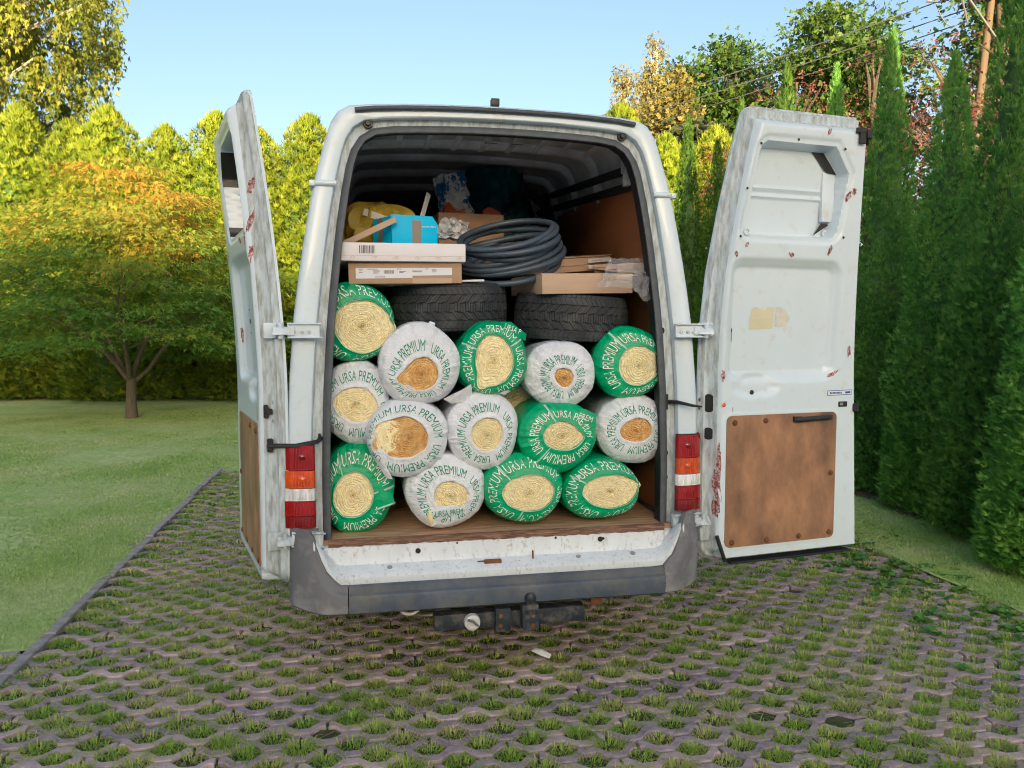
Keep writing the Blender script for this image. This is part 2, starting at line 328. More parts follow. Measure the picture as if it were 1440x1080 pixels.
for i in range(17):
    o = link('kerb_stone', km[0], kerbo); v = -2.6 + i * .5
    o.location = (UL + .0 + .006 * math.sin(i * 2.1), v, r.uniform(-.004, .006)); o.rotation_euler = (r.uniform(-.01, .01), r.uniform(-.03, .03), r.uniform(-.012, .012))
for i in range(3):
    o = link('kerb_stone', km[0], kerbo); o.location = (UL - .05 - i * .5, .66, r.uniform(-.004, .004)); o.rotation_euler = (0, 0, R_(90))
for i in range(11):
    o = link('kerb_stone', km[0], kerbo); o.location = (UL + .02 + i * .5 + .5, V1 + .02, r.uniform(-.01, .0)); o.rotation_euler = (0, 0, R_(90))

# grass: blades as triangles
def blades(P, L, W, lean, rs, tint, A=None):       # P (n,3); one or two triangles per blade
    n = len(P); a = rs.uniform(0, 2 * np.pi, n) if A is None else A; d = np.stack([np.cos(a), np.sin(a), np.zeros(n)], 1); s = np.stack([-np.sin(a), np.cos(a), np.zeros(n)], 1)
    L = L[:, None]; W = W[:, None]; le = lean[:, None]; up = np.array([[0, 0, 1.]])
    m = P + up * L * .6 * np.sqrt(np.maximum(0, 1 - (le * .5) ** 2)) + d * L * le * .3; t = P + d * L * le * .95 + up * L * np.maximum(.15, 1 - le * .75)
    V = np.stack([P - s * W, P + s * W, m + s * W * .8, m - s * W * .8, t], 1).reshape(-1, 3); b = np.arange(n)[:, None] * 5
    F = np.concatenate([b + [0, 1, 2], b + [0, 2, 3], b + [3, 2, 4]], 1).reshape(-1, 3)
    return V, F, np.repeat(tint, 3)
def merge(parts):
    V = []; F = []; T = []; o = 0
    for v, f, t in parts: V.append(v); F.append(f + o); T.append(t); o += len(v)
    return np.concatenate(V), np.concatenate(F), np.concatenate(T)
rs = np.random.RandomState(5)
P = []; T = []; S = []; LE = []; Wd = []; AN = []
for u, v in cells:
    if rs.rand() < .015: continue
    under = (-.95 < u < .95 and v > .15)
    p = v2w(u, v); d = math.hypot(p.x, p.y); near = d < 5.5
    dens = rs.choice([.5, .8, 1, 1, 1.3]) * (.55 if under else 1)
    n = int((140 if near else 80) * dens); s_ = rs.uniform(.7, 1.2); hue = rs.uniform(-.3, .3)
    q = rs.normal(0, 1, (n, 2)) * [.037, .028]; 
    for x, y in q:
        pw = v2w(u + x, v + y); P.append((pw.x, pw.y, -.016)); T.append(.38 + hue + rs.normal(0, .2)); S.append(rs.uniform(.024, .058) * s_ * (1.25 if rs.rand() < .12 else 1)); LE.append(rs.uniform(.3, 1.0) + 12 * math.hypot(x, y)); AN.append(math.atan2(y, x) + AV + rs.normal(0, .7)); Wd.append(rs.uniform(.0013, .0026) * max(1, d / 4.5))
parts = [blades(np.array(P), np.array(S), np.array(Wd), np.array(LE), rs, np.array(T), np.array(AN))]
tri_obj('grass', *merge(parts), 'tuft')['kind'] = 'stuff'
# broad-leaved weeds
P = []; parts = []
def rosette(c, n, L, rs, W=.28):
    a = rs.uniform(0, 6.28, n); el = rs.uniform(.15, .8, n); l = L * rs.uniform(.6, 1.1, n)
    d = np.stack([np.cos(a) * np.cos(el), np.sin(a) * np.cos(el), np.sin(el)], 1); s = np.stack([-np.sin(a), np.cos(a), rs.uniform(-.3, .3, n)], 1)
    p = np.array([c]) + 0 * d; m = p + d * l[:, None] * .6; t = p + d * l[:, None] - np.array([[0, 0, .25]]) * l[:, None]
    V = np.stack([p, m + s * (l * W)[:, None], t, m - s * (l * W)[:, None]], 1).reshape(-1, 3); b = np.arange(n)[:, None] * 4
    return V, np.concatenate([b + [0, 1, 2], b + [0, 2, 3]], 1).reshape(-1, 3), np.repeat(rs.uniform(0, 1) * .6 + rs.uniform(0, .4, n), 2)
for u, v in cells:
    if rs.rand() < .10: p = v2w(u + rs.normal(0, .015), v + rs.normal(0, .01), -.02); parts.append(rosette(p[:], rs.randint(4, 9), rs.uniform(.03, .075), rs))
for i in range(330):
    v = rs.uniform(-.8, 2.9); u = edge_r(v) + rs.normal(-.22, .22); p = v2w(u, v, .0); parts.append(rosette(p[:], rs.randint(4, 9), rs.uniform(.03, .07), rs, .4))
for i in range(70):
    v = rs.uniform(.2, 5.5); u = UL + abs(rs.normal(0, .25)); p = v2w(u, v, -.005); parts.append(rosette(p[:], rs.randint(4, 8), rs.uniform(.02, .05), rs, .35))
tri_obj('weeds', *merge(parts), 'weed')['kind'] = 'stuff'
def lawn_blades(name, test, n, dmin, dmax, rs, a0, a1, hmul=1.):
    x = rs.rand(n * 3); d = dmin * (dmax / dmin) ** x; a = rs.uniform(a0, a1, n * 3)
    X = d * np.sin(a); Y = d * np.cos(a); dx, dy = X - OX, Y - OY; u = dx * math.cos(AV) + dy * math.sin(AV); v = -dx * math.sin(AV) + dy * math.cos(AV)
    k = np.where(test(u, v))[0][:n]; d = d[k]; P = np.stack([X[k], Y[k], np.zeros(len(k))], 1)
    patch = np.array([noise.noise(Vector((a * .8, b * .8, 3))) + .7 * noise.noise(Vector((a * 3, b * 3, 1))) for a, b in zip(X[k], Y[k])])
    L = rs.uniform(.018, .042, len(k)) * hmul; W = rs.uniform(.0012, .002, len(k)) * np.maximum(1, d / 3.2)
    return tri_obj(name, *blades(P, L, W, rs.uniform(.8, 2.0, len(k)), rs, np.clip(.5 + patch * .65 + rs.normal(0, .2, len(k)), 0, 1)), 'grass')
lawn_blades('lawn_grass', lambda u, v: ((u < UL - .03 + .05 * np.sin(v * 9) ** 2 * np.sin(v * 2.3) ** 2) & (v > .7)) | ((v > V1 + .05) & (u < UR)), 120000, 3.4, 17, rs, R_(-40), R_(3))['kind'] = 'stuff'
lawn_blades('lawn_grass', lambda u, v: (u > UR + .02 + .04 * np.sin(v * 3)) & (u < 5), 60000, 3.2, 12, rs, R_(5), R_(42), 1.25)['kind'] = 'stuff'

# added unseen terrace behind the camera, sized to keep the van in shade
hz = wthing('shade_house', 'added plastered terrace with tiled gable roof, unseen behind the camera, shading the van', 'shade_house', (-9, -45, 0))
MB().box((-34, -4.5, 0), (34, 4.5, 9.6)).build('wall', 'plaster', hz)
rb = MB(); rb.slab([(-34.5, -5.2, 9.4), (-34.5, 0, 13.0), (-34.5, 5.2, 9.4), (-34.5, 5.2, 9.65), (-34.5, 0, 13.25), (-34.5, -5.2, 9.65)], (69, 0, 0)); rf = rb.build('roof', 'roof', hz)
for sx in (-33.9, 33.8): MB().slab([(sx, -4.4, 9.6), (sx, 4.4, 9.6), (sx, 0, 12.7)], (.1, 0, 0)).build('gable', 'plaster', hz)
for i in range(14):
    for z in (1.0, 4.1, 7.2):
        x = -32 + i * 4.7; wn = MB().box((x, 4.5, z), (x + 1.4, 4.56, z + 1.3)).build('window', 'card_w', hz); MB().box((x + .1, 4.56, z + .1), (x + 1.3, 4.57, z + 1.2)).build('pane', 'glass', wn)
for x in (-29.5, -10.7, 8.1, 26.9): dr = MB().box((x, 4.5, .05), (x + 1, 4.56, 2.1)).build('door', 'bark', hz); MB().box((x + .8, 4.56, 1.0), (x + .9, 4.62, 1.05)).build('handle', 'steel', dr)
for x in (-22, 2, 21): MB().box((x, -.4, 12.8), (x + .8, .4, 14.0)).build('chimney', 'roof', rf)

# ---------------------------------------------------------------- the van
van = thing('delivery_van', 'old white high roof delivery van with both rear doors swung open', 'van')
def rake(z): return 0 if z < 1.35 else .10 * ((z - 1.35) / 1.3) ** 1.5
def W(z):   # half width of the body
    P = [(.3, .955), (.62, .972), (.8, .985), (1.3, .970), (1.7, .938), (2.0, .895), (2.3, .842), (2.5, .785), (2.56, .762)]
    for (a, x), (b, y) in zip(P, P[1:]):
        if z <= b: return x + (y - x) * (z - a) / (b - a)
    return P[-1][1]
def body_path(n=14):     # right half of the body outline from the sill up to the roof centre
    p = [(W(.56 + (2.5 - .56) * i / n), .56 + (2.5 - .56) * i / n) for i in range(n + 1)]
    p += [(.768, 2.555), (.735, 2.607), (.69, 2.633), (.6, 2.645), (.45, 2.655), (.3, 2.661), (.15, 2.664), (0, 2.665)]; return p
def open_path(n=14):     # door opening, same number of points
    Q = [(.56, .80), (.675, .80), (1.0, .80), (1.32, .79), (1.67, .768), (2.05, .728), (2.3, .69), (2.38, .672)]
    def wo(z):
        for (a, x), (b, y) in zip(Q, Q[1:]):
            if z <= b: return x + (y - x) * (z - a) / (b - a)
        return Q[-1][1]
    p = [(wo(.60 + (2.36 - .60) * i / n), .60 + (2.36 - .60) * i / n) for i in range(n + 1)]
    p += [(.655, 2.43), (.62, 2.485), (.565, 2.52), (.48, 2.533), (.36, 2.54), (.24, 2.545), (.12, 2.548), (0, 2.549)]; return p
B_, O_ = body_path(), open_path()
full = lambda p: [(-x, z) for x, z in p] + [(x, z) for x, z in p[-2::-1]]
BF, OF = full(B_), full(O_); N_ = len(BF)
def ring(b, d, up=0): return [(O[0] + (Bq[0] - O[0]) * b, rake(O[1] + (Bq[1] - O[1]) * b) + d, O[1] + (Bq[1] - O[1]) * b + up * (Bq[1] > 2.5)) for O, Bq in zip(OF, BF)]
# rear face of the body: rounded corner pillars, step, door flange
rows = [ring(1, .14), ring(1, .07), ring(.985, .035), ring(.95, .013), ring(.88, .002), ring(.75, 0), ring(.45, .002), ring(.40, .008), ring(.375, .03)]
MB().grid(rows).build('rear_pillar_frame', 'paint_clean', van, smooth=40)
rows = [ring(.375, .03), ring(.37, .042), ring(.2, .05), ring(.05, .052), ring(-.02, .055)]
fl = MB().grid(rows).build('door_flange', 'grime', van, smooth=40)
MB().grid([ring(-.02, .055), ring(-.03, .075), ring(-.03, .12)]).build('flange_lip', 'rubber', van, smooth=40)
sealp = [(x * 1 + (.006 if x > 0 else -.006), rake(z) + .036, z) for x, z in OF]
MB().tube(sealp, .014, 8, flat=1.6).build('opening_seal', 'seal', van, smooth=60)
ts = [p for p in ring(.74, -.012) if p[2] > 2.5 and abs(p[0]) < .66]
MB().tube(ts, .011, 8).build('header_seal', 'seal', van, smooth=60)
# body shell running forward
rows = []
for v in (.0, .15, .5, 1.0, 1.6, 2.4, 3.2, 3.7, 4.1, 4.5, 5.0, 5.25):
    lift = .10 * sstep(v, 0, 1.6); k = sstep(v, 3.6, 5.3)
    row = []
    for x, z in BF:
        vv = v + rake(z) * (1 - sstep(v, 0, .6)) + .14 * (v == 0); zz = z + (lift if z > 2 else lift * max(0, (z - 1.3) / .7)); xx = x
        if v > 3.6: zz = min(zz, 2.79 - 1.65 * k ** .8 if z > 1.2 else zz); xx *= 1 - .14 * k
        row.append((xx, vv, zz))
    rows.append(row)
sh = MB().grid(rows); sh.add(rows[-1], [tuple(range(N_))]); sh.build('body_shell', 'paint_clean', van, smooth=40)
for s in (-1, 1):   # gutter end caps on the pillars and the belt lines
    z = 2.27; x = W(z); MB().box((x * s - .012, .05, z - .012), (x * s + .012, .9, z + .012)).build('roof_seam', 'paint', van, bevel=.004)
    b = MB(); b.tube([(s * (W(2.272) - .105 + i * .0185), rake(2.27) + (-.004 if i < 5 else .012), 2.272) for i in range(7)], .0135, 8); b.build('gutter_cap', 'paint', van, smooth=60)
    z = 1.0
    MB().box((s * .98 - .01, .45, .85), (s * .98 + .012, 4.6, .95)).build('side_moulding', 'plastic_dark', van, bevel=.01)
ws = MB(); ws.add([(-.70, 4.06, 2.40), (.70, 4.06, 2.40), (.74, 4.66, 1.55), (-.74, 4.66, 1.55)], [(0, 1, 2, 3)])
ws.v = [(x, y + .16, z + .05) for x, y, z in ws.v]; ws.build('windscreen', 'glass', van, smooth=0, fixn=False)
for s in (-1, 1):
    m = MB().box((s * 1.0, 3.9, 1.35), (s * 1.2, 4.0, 1.68)).build('wing_mirror', 'black', van, bevel=.03)
# roof marker at the rear edge and header screws
MB().box((-.02, .20, 2.69), (.02, .24, 2.725)).build('roof_marker', 'black', van, bevel=.004)
for x, z in ((-.60, 2.555), (.605, 2.555)):
    b = MB(); y = rake(z) + .05; b.cyl((x, y, z), (x, y - .022, z), .021, 16); b.cyl((x, y - .02, z), (x, y - .034, z), .012, 12); b.build('door_buffer', 'black', van, bevel=.002, seg=1)
b = MB(); b.box((.63, .17, 2.545), (.672, .215, 2.568)); b.build('wire_clip', 'black', van, bevel=.004)
for s in (0, .13): MB().box((-.05 + s, .2, 2.515), (.01 + s, .225, 2.522)).build('striker_plate', 'steel', van)
# interior: floor, walls, hoops, rails, bulkhead
MB().box((-.84, .012, .652), (.84, 3.35, .676)).build('load_floor', 'ply', van)
b = MB(); r = random.Random(4); n = 70
lo = [(-.80 + 1.6 * i / n, -.004 + r.uniform(-.003, .004), .648 + r.uniform(-.006, .003)) for i in range(n + 1)]; hi = [(p[0], -.002 + r.uniform(-.003, .003), .6775 + r.uniform(-.0035, .001)) for p in lo]
bk = [(p[0], .02, .6775) for p in lo]; b.grid([lo, hi, bk]); b.build('floor_edge', 'plyedge', van, smooth=0)
def wi(z, v=1): return min(W(min(z, 2.5)) - .075, .9)
hoop = [(x - .06 if x > .06 else x, z - .05) for x, z in B_]
def lifted(z, v): L = .10 * sstep(v, 0, 1.6); return z + (L if z > 2 else L * max(0, (z - 1.3) / .7))
rows = []
for v in (.16, .5, 1, 1.6, 2.4, 3.35):
    rows.append([(x, v + (rake(z) if v < .2 else 0), lifted(z, v)) for x, z in full([(max(0, x - .045), z - .03) for x, z in B_])])
MB().grid(rows).build('inner_lining', 'inner', van, smooth=40)
MB().box((-.93, 3.36, .6), (.93, 3.40, 2.9)).build('bulkhead', 'dark', van)
for v in (.95, 1.45, 1.95, 2.5):
    prof = [(x, v, lifted(z, v)) for x, z in full([(max(0, x - .055), z - .045) for x, z in B_]) if z > 2.24]
    b = MB(); b.tube(prof, .038, 6, flat=.6); b.build('roof_hoop', 'inner', van, smooth=60)
for v in (.42,):
    for k in range(9): b = MB().box((-.6 + k * .15, v, 2.60), (-.57 + k * .15, v + .35, 2.615)).build('roof_stiffener', 'inner', van, bevel=.004, seg=1)
for z0, z1, x in ((2.44, 2.58, .775), (2.36, 2.48, .80)):
    b = MB(); b.tube([(x - .06, .28, z0), (x - .06, 3.2, z1 + .12)], .024, 8); b.build('wall_rail', 'rubber', van, smooth=60)
for s in (1, -1):
    rows = []
    for v in (.17, .6, 1.1, 1.6, 3.3):
        rows.append([(s * (W(z) - (.105 if z < 1.4 else .085)), v, lifted(z, v)) for z in (.68, 1.0, 1.4, 1.8, 2.0, 2.2, 2.33)])
    MB().grid(rows).build('wall_panel', 'wallply', van, smooth=40)
for k, (v, z) in enumerate(((.33, 2.47), (.30, 2.40))): MB().box((.69, v, z - .04), (.715, v + .05, z + .05)).build('rail_bracket', 'inner', van)
# sill step below the floor
def sect(u):      # (v, z) section of the sill; ends curl up
    e = sstep(abs(u), .755, .865) ; up = .17 * e
    return [(.012, .652), (-.006, .645), (-.010, .585 + up * .5), (-.016, .565 + up * .7), (-.085, .545 + up), (-.098, .53 + up), (-.10, .50 + up), (-.09, .48 + up)]
rows = [[(u, *p) for p in sect(u)] for u in [-.86 + 1.72 * i / 44 for i in range(45)]]
MB().grid(rows).build('rear_sill', 'sill', van, smooth=35)
for u, z, rx in ((-.40, .613, .012), (.47, .622, .012), (.485, .625, .006), (-.22, .64, .004), (.25, .64, .005)):
    b = MB(); b.cyl((u, -.004, z), (u, -.0135, z), rx, 14); b.build('sill_hole', 'black', van)
for u, rx in ((-.53, .012), (.35, .011), (.62, .013)):
    b = MB(); b.cyl((u, -.05, .552), (u, -.052, .560), rx, 12); b.build('sill_plug', 'steel', van)
b = MB().box((-.10, -.066, .548), (-.02, -.042, .566)); b.box((-.13, -.05, .55), (-.09, -.038, .56)); b.box((.13, -.05, .553), (.135, -.03, .595)); b.build('latch_catch', 'rust', van, bevel=.004, seg=1)
# bumper: dark middle, pale corners
def bsec(u):
    up = .05 * sstep(abs(u), .74, .80) + .195 * sstep(abs(u), .79, .88); r_ = .13 * max(0, (abs(u) - .74) / .24) ** 2.4
    return [(-.075 + r_, .497 + up), (-.11 + r_, .505 + up), (-.122 + r_, .498 + up), (-.126 + r_, .47 + up * .9), (-.138 + r_, .462 + up * .7), (-.143 + r_, .45 + up * .5), (-.138 + r_, .385 + .02 * sstep(abs(u), .8, .97)), (-.115 + r_, .372 + .02 * sstep(abs(u), .8, .97)), (-.02 + r_, .378)]
us = [-.71 + 1.46 * i / 24 for i in range(25)]
MB().grid([[(u, *p) for p in bsec(u)] for u in us]).build('bumper_centre', 'plastic_dark', van, smooth=30)
for s, u0 in ((-1, -.714), (1, .754)):
    rows = []
    for i in range(15):
        u = u0 + (s * .962 - u0) * (i / 14) ** .8; rows.append([(u, p[0] + .004, p[1]) for p in bsec(u)])
    last = rows[-1]
    for dv, du in ((.05, .012), (.14, .018), (.34, .02), (.34, -.08)): rows.append([(s * (.962 + du), q[1] + dv, q[2] if k < 7 else q[2]) for k, q in enumerate(last)])
    MB().grid(rows).build('bumper_corner', 'plastic_grey', van, smooth=40)
    rows = [[(s * .84, -.02, .60), (s * .84, -.008, .74)], [(s * .96, -.004, .62), (s * .972, .01, .74)], [(s * .985, .1, .60), (s * .992, .1, .74)], [(s * .99, .3, .6), (s * .995, .3, .74)]]
    MB().grid(rows).build('corner_trim', 'plastic_grey', van, smooth=40)
# tail lights
for s in (-1, 1):
    z0, z1 = .745, 1.115
    def xl(z): return .862 if z > .76 else .862
    hs = MB()
    def pad(za, zb, d0, ex=0):
        rows = []
        for x, d in ((.852, .004), (.858, d0), (.90, d0 - .003), (.945, d0 + .002), (W((za + zb) / 2) + .001, d0 + .02), (W((za + zb) / 2) + .006, .05), (W((za + zb) / 2) + .004, .10), (W((za + zb) / 2) - .01, .11)):
            rows.append([(s * x, d, za), (s * x, d, zb)])
        b = MB().grid(rows); top = [r_[1] for r_ in rows]; bot = [r_[0] for r_ in rows]; b.add(top, [tuple(range(8))]); b.add(bot, [tuple(range(8))]); return b
    lamp = pad(z0 - .004, z1 + .004, -.006).build('tail_light', 'black', van, smooth=40)
    for za, zb, m, nm in ((1.005, z1, 'lens_red', 'red_lens'), (.925, 1.002, 'lens_amber', 'amber_lens'), (.868, .922, 'lens_clear', 'clear_lens'), (.80, .865, 'lens_red', 'red_lens'), (z0, .798, 'lens_red2', 'red_lens')):
        b = pad(za, zb, -.022)
        for k in range(7):
            x = .866 + k * .0125; b.box((s * x - .003, -.0275 + .0012 * abs(k - 3), za + .006), (s * x + .003, -.02, zb - .006))
        b.build(nm, m, lamp, smooth=40, bevel=.002, seg=1)
    cx, zc = s * .905, 1.06
    for zc in (1.065, .965): b = MB(); b.lathe([(.0, .002), (.012, .0), (.016, -.004)], 16, Matrix.Translation((cx, -.0285, zc)) @ Matrix.Rotation(R_(90), 4, 'X')); b.build('bulb_cap', 'lens_red2' if zc > 1 else 'lens_amber', lamp, smooth=60)
# hinges on the pillars: (upper, lower) with bolted leaf and knuckle
def hinge(s, z, mt, tilt=0.):
    X = Matrix.Translation((s * .895, -.012, z)) @ Matrix.Rotation(tilt, 4, 'Y')
    b = MB(); b.box((-.062, -.014, -.034), (.075, .012, .034), X=X)
    b.box((-.062, -.026, .026), (.085, -.012, .034), X=X); b.box((-.062, -.026, -.034), (.085, -.012, -.026), X=X)
    b.box((.03, -.022, -.022) if s > 0 else (-.06, -.022, -.022), (.06, -.012, .022) if s > 0 else (-.03, -.012, .022), X=X)
    h = b.build('hinge', mt, van, bevel=.003, seg=1)
    for dx in (-.035, .0, .03):
        c = MB(); c.cyl(X @ Vector((dx, -.014, -.006)), X @ Vector((dx, -.021, -.006)), .0085, 8); c.build('bolt', 'grime', h, bevel=.001, seg=1)
    a = MB(); e = Vector((s * 1.0, -.035, z)); a.tube([(s * .955, -.025, z), (s * .985, -.04, z), (s * 1.015, -.04, z)], .026, 8, flat=.35); a.cyl((s * .985, -.035, z - .034), (s * .985, -.035, z + .034), .011, 10); a.build('knuckle', mt, h, smooth=40)
for s in (-1, 1): hinge(s, 1.62, 'paint'); hinge(s, .695, 'grime', -s * R_(4))
# black holes and scuffs on the right flange
for z in (1.02, .90, 1.62): 
    b = MB(); x = .823 if z < 1.5 else .80; b.cyl((x, rake(z) + .048, z), (x, rake(z) + .0445, z), .009, 12); b.v = [(q[0], q[1], z + (q[2] - z) * 1.7) for q in b.v]; b.build('flange_hole', 'black', van)
# tow bar
b = MB().box((-.335, -.10, .262), (.37, -.03, .335)); tb = b.build('tow_bar', 'rusty', van, bevel=.006)
MB().box((-.06, -.135, .25), (.01, -.09, .36)).build('tow_bracket', 'rusty', tb, bevel=.006)
MB().box((.06, -.16, .262), (.135, -.09, .375)).build('tow_bracket', 'rusty', tb, bevel=.006)
b = MB(); b.lathe([(0, .045), (.012, .044), (.022, .036), (.027, .022), (.026, .008), (.018, -.008), (.018, -.03), (.034, -.034), (.034, -.05), (0, -.05)], 18, Matrix.Translation((.098, -.14, .385))); b.build('tow_ball', 'rusty', tb, smooth=40)
sk = MB(); X = Matrix.Translation((-.165, -.102, .30)) @ Matrix.Rotation(R_(90), 4, 'X'); sk.lathe([(.0, .024), (.010, .024), (.011, .03), (.024, .031), (.029, .025), (.035, .023), (.038, .0)], 24, X); so = sk.build('socket', 'bag_w', tb, smooth=40)
c = MB(); c.tube([(-.19, -.141, .322), (-.165, -.146, .315), (-.142, -.141, .29)], .006, 6); c.build('socket_lid', 'steel', so, smooth=60)
for dx in (-.04, .105):
    for dz in (.285, .33): q = MB(); q.cyl((dx, -.135 if dx < 0 else -.16, dz), (dx, -.147 if dx < 0 else -.172, dz), .0105, 6); q.build('bolt', 'rust', tb)
b = MB(); b.tube([(-.44 + .045 * math.cos(a), .0, .35 + .035 * math.sin(a)) for a in [math.pi * (1 + i / 10) for i in range(11)]], .0075, 8); b.build('tow_eye', 'bag_w', van, smooth=60)
# wheels and underbody
for s in (-1, 1):
    for v in (1.05, 4.35):
        X = Matrix.Translation((s * .80, v, .335)) @ Matrix.Rotation(R_(90), 4, 'Y')
        b = MB(); b.lathe([(.2, -.10), (.3, -.105), (.325, -.09), (.335, -.05), (.335, .05), (.325, .09), (.3, .105), (.2, .10)], 40, X, closed=True); wh = b.build('wheel', 'tyre', van, smooth=40)
        b = MB(); b.lathe([(.2, .09), (.19, .06), (.09, .04 * s), (.06, .06 * s), (0, .06 * s)], 24, X); b.build('rim', 'steel', wh, smooth=40)
MB().box((-.85, .1, .42), (.85, 4.9, .62)).build('underbody', 'dark', van)
b = MB(); b.tube([(.45, -.02, .33), (.45, .4, .33), (.42, 1.2, .36)], .028, 10); b.build('exhaust_pipe', 'rust', van, smooth=60)

# ---------------------------------------------------------------- rear doors
def rrect(s, z, a, b, c, d, r):
    x = abs(s - (a + b) / 2) - (b - a) / 2 + r; y = abs(z - (c + d) / 2) - (d - c) / 2 + r
    return math.hypot(max(x, 0), max(y, 0)) + min(max(x, y), 0) - r
ZB, ZT = .475, 2.69
def DWz(z): return .93 - .10 * (z - ZB) / (ZT - ZB)
def hs(z):
    P = [(.4, .0), (1.6, .0), (1.9, .02), (2.19, .062), (2.52, .12), (2.70, .158)]
    for (p, x), (q, y) in zip(P, P[1:]):
        if z <= q: return x + (y - x) * (z - p) / (q - p)
    return .158
def door(mir, loc, ang, is_left):
    S, Z = 120, 270; rows = []; mats = []
    def dep(s, z, h0):
        DW = DWz(z); top = ZT; dh = s - h0; df = DW - s; dt = top - z; db = z - ZB
        if dh < .09 and db < .09: dcorner = .09 - math.hypot(.09 - dh, .09 - db); dh = min(dh, dcorner); db = min(db, dcorner)
        fh = sstep(dh, .004, .016) * .03 + sstep(dh, .02, .078) * .07
        ft = sstep(dt, .006, .024) * .03 + sstep(dt, .05, .105) * .07
        ff = sstep(df, .0, .02) * .1; fb = sstep(db, .0, .025) * .1
        y = min(fh, ft, ff, fb)
        if dt > .05 and df < .13 and False: pass
        # window recess with inner lip, and the big pressed recess
        kx = max(0, (z - 2.43) * .0); sl = .09 * (z - 2.09) / .44
        dwn = rrect(s - sl * .75, z, .15, .70, 2.075, 2.52, .045); cut = (s - sl * .75) + (z - 2.52) * .9 - .585
        dwn = max(dwn, cut * .75)
        y -= .008 * sstep(-dwn + .03, 0, .012)
        y -= .078 * sstep(-dwn - .004, 0, .014)
        if dwn < -.01:
            for zz in (2.275, 2.31): y += .012 * math.exp(-((z - zz) / .008) ** 2)
        wv = .022 * math.sin((s - .2) * 7)
        dr = rrect(s, z, .085, .755, 1.36, 1.975, .085); y -= .034 * sstep(-dr, -.005, .055)
        dr2 = rrect(s, z, .115, .715, 1.41, 1.94, .04); y += .004 * math.exp(-(dr2 / .006) ** 2)
        lobe = math.hypot((s - .27) / .16, (z - 1.345) / .065); y -= .02 * sstep(1 - lobe, 0, .5)
        y += .003 * math.exp(-(rrect(s, z, .095, .765, .545, 1.21, .035) / .006) ** 2)
        return y
    for j in range(Z + 1):
        z = ZB + (ZT - ZB) * j / Z; h0 = hs(z); row = []
        cb = 0
        if z < ZB + .09: cb = .09 - math.sqrt(max(0, .09 ** 2 - (ZB + .09 - z) ** 2))
        if z > ZT - .05: cb = .05 - math.sqrt(max(0, .05 ** 2 - (z - ZT + .05) ** 2))
        cf = 0
        if z < ZB + .05: cf = .05 - math.sqrt(max(0, .05 ** 2 - (ZB + .05 - z) ** 2))
        for i in range(S + 1):
            DW = DWz(z); s = h0 + cb + (DW - cf - h0 - cb) * i / S; row.append((s, mir * (rake(z) + dep(s, z, h0)), z))
        rows.append(row)
    b = MB(); b.grid(rows); n = S + 1
    b.m = [1 if ((i % S) * (.85 / S) < .056 or i // S > Z - 10) else 0 for i in range(len(b.f))]
    if is_left:
        for i in range(len(b.f)):
            z = ZB + (ZT - ZB) * (i // S + .5) / Z; s = hs(z) + (DWz(z) - hs(z)) * (i % S + .5) / S; q = (z - 2.09) * .153
            if .145 < s - q < .706 and (s - q) + (z - 2.52) * .9 < .59 and (2.345 < z < 2.50 or 2.09 < z < 2.14): b.m[i] = 2  # black faces stand in for the unlit door cavity
    skin = [[(p[0], mir * (rake(p[2]) - .012), p[2]) for p in (r_[0], r_[S // 3], r_[2 * S // 3], r_[S])] for r_ in rows]
    b.grid(skin, 0)
    for k, c in ((0, 0), (S, 3)): b.grid([[r_[k] for r_ in rows], [q[c] for q in skin]], 0)
    b.grid([[rows[0][i] for i in (0, S // 3, 2 * S // 3, S)], skin[0]], 0); b.grid([[rows[-1][i] for i in (0, S // 3, 2 * S // 3, S)], skin[-1]], 0)
    d = b.build('rear_door', ['paint_clean', 'grime', 'black'], van, smooth=50)
    d.location = loc; d.rotation_euler = (0, 0, ang)
    Y = lambda s, z, o=0: mir * (rake(z) + dep(s, z, hs(z)) + o)
    F = lambda z, o: mir * (rake(z) + .1 + o)
    # hardboard lining with washers
    o = []
    for cx, cz, a0 in ((.73, .58, -90), (.73, 1.175, 0), (.13, 1.175, 90), (.13, .58, 180)):
        for k in range(5): a = R_(a0 + 22.5 * k); o.append((cx + .03 * math.cos(a), F(1, .001), cz + .03 * math.sin(a)))
    b = MB(); b.slab(o, (0, mir * .005, 0)); pn = b.build('lining_panel', 'panel', d, smooth=0)
    for s_, z_ in ((.145, 1.17), (.325, 1.175), (.73, .89), (.73, .58), (.54, .575), (.345, .572), (.14, .575)):
        b = MB(); b.lathe([(0, .008), (.008, .0075), (.014, .003), (.0145, 0)], 14, Matrix.Translation((s_, F(1, .006), z_)) @ Matrix.Rotation(R_(-90) * mir, 4, 'X')); b.build('screw_cap', 'rust', d, smooth=50)
    return d, Y, F
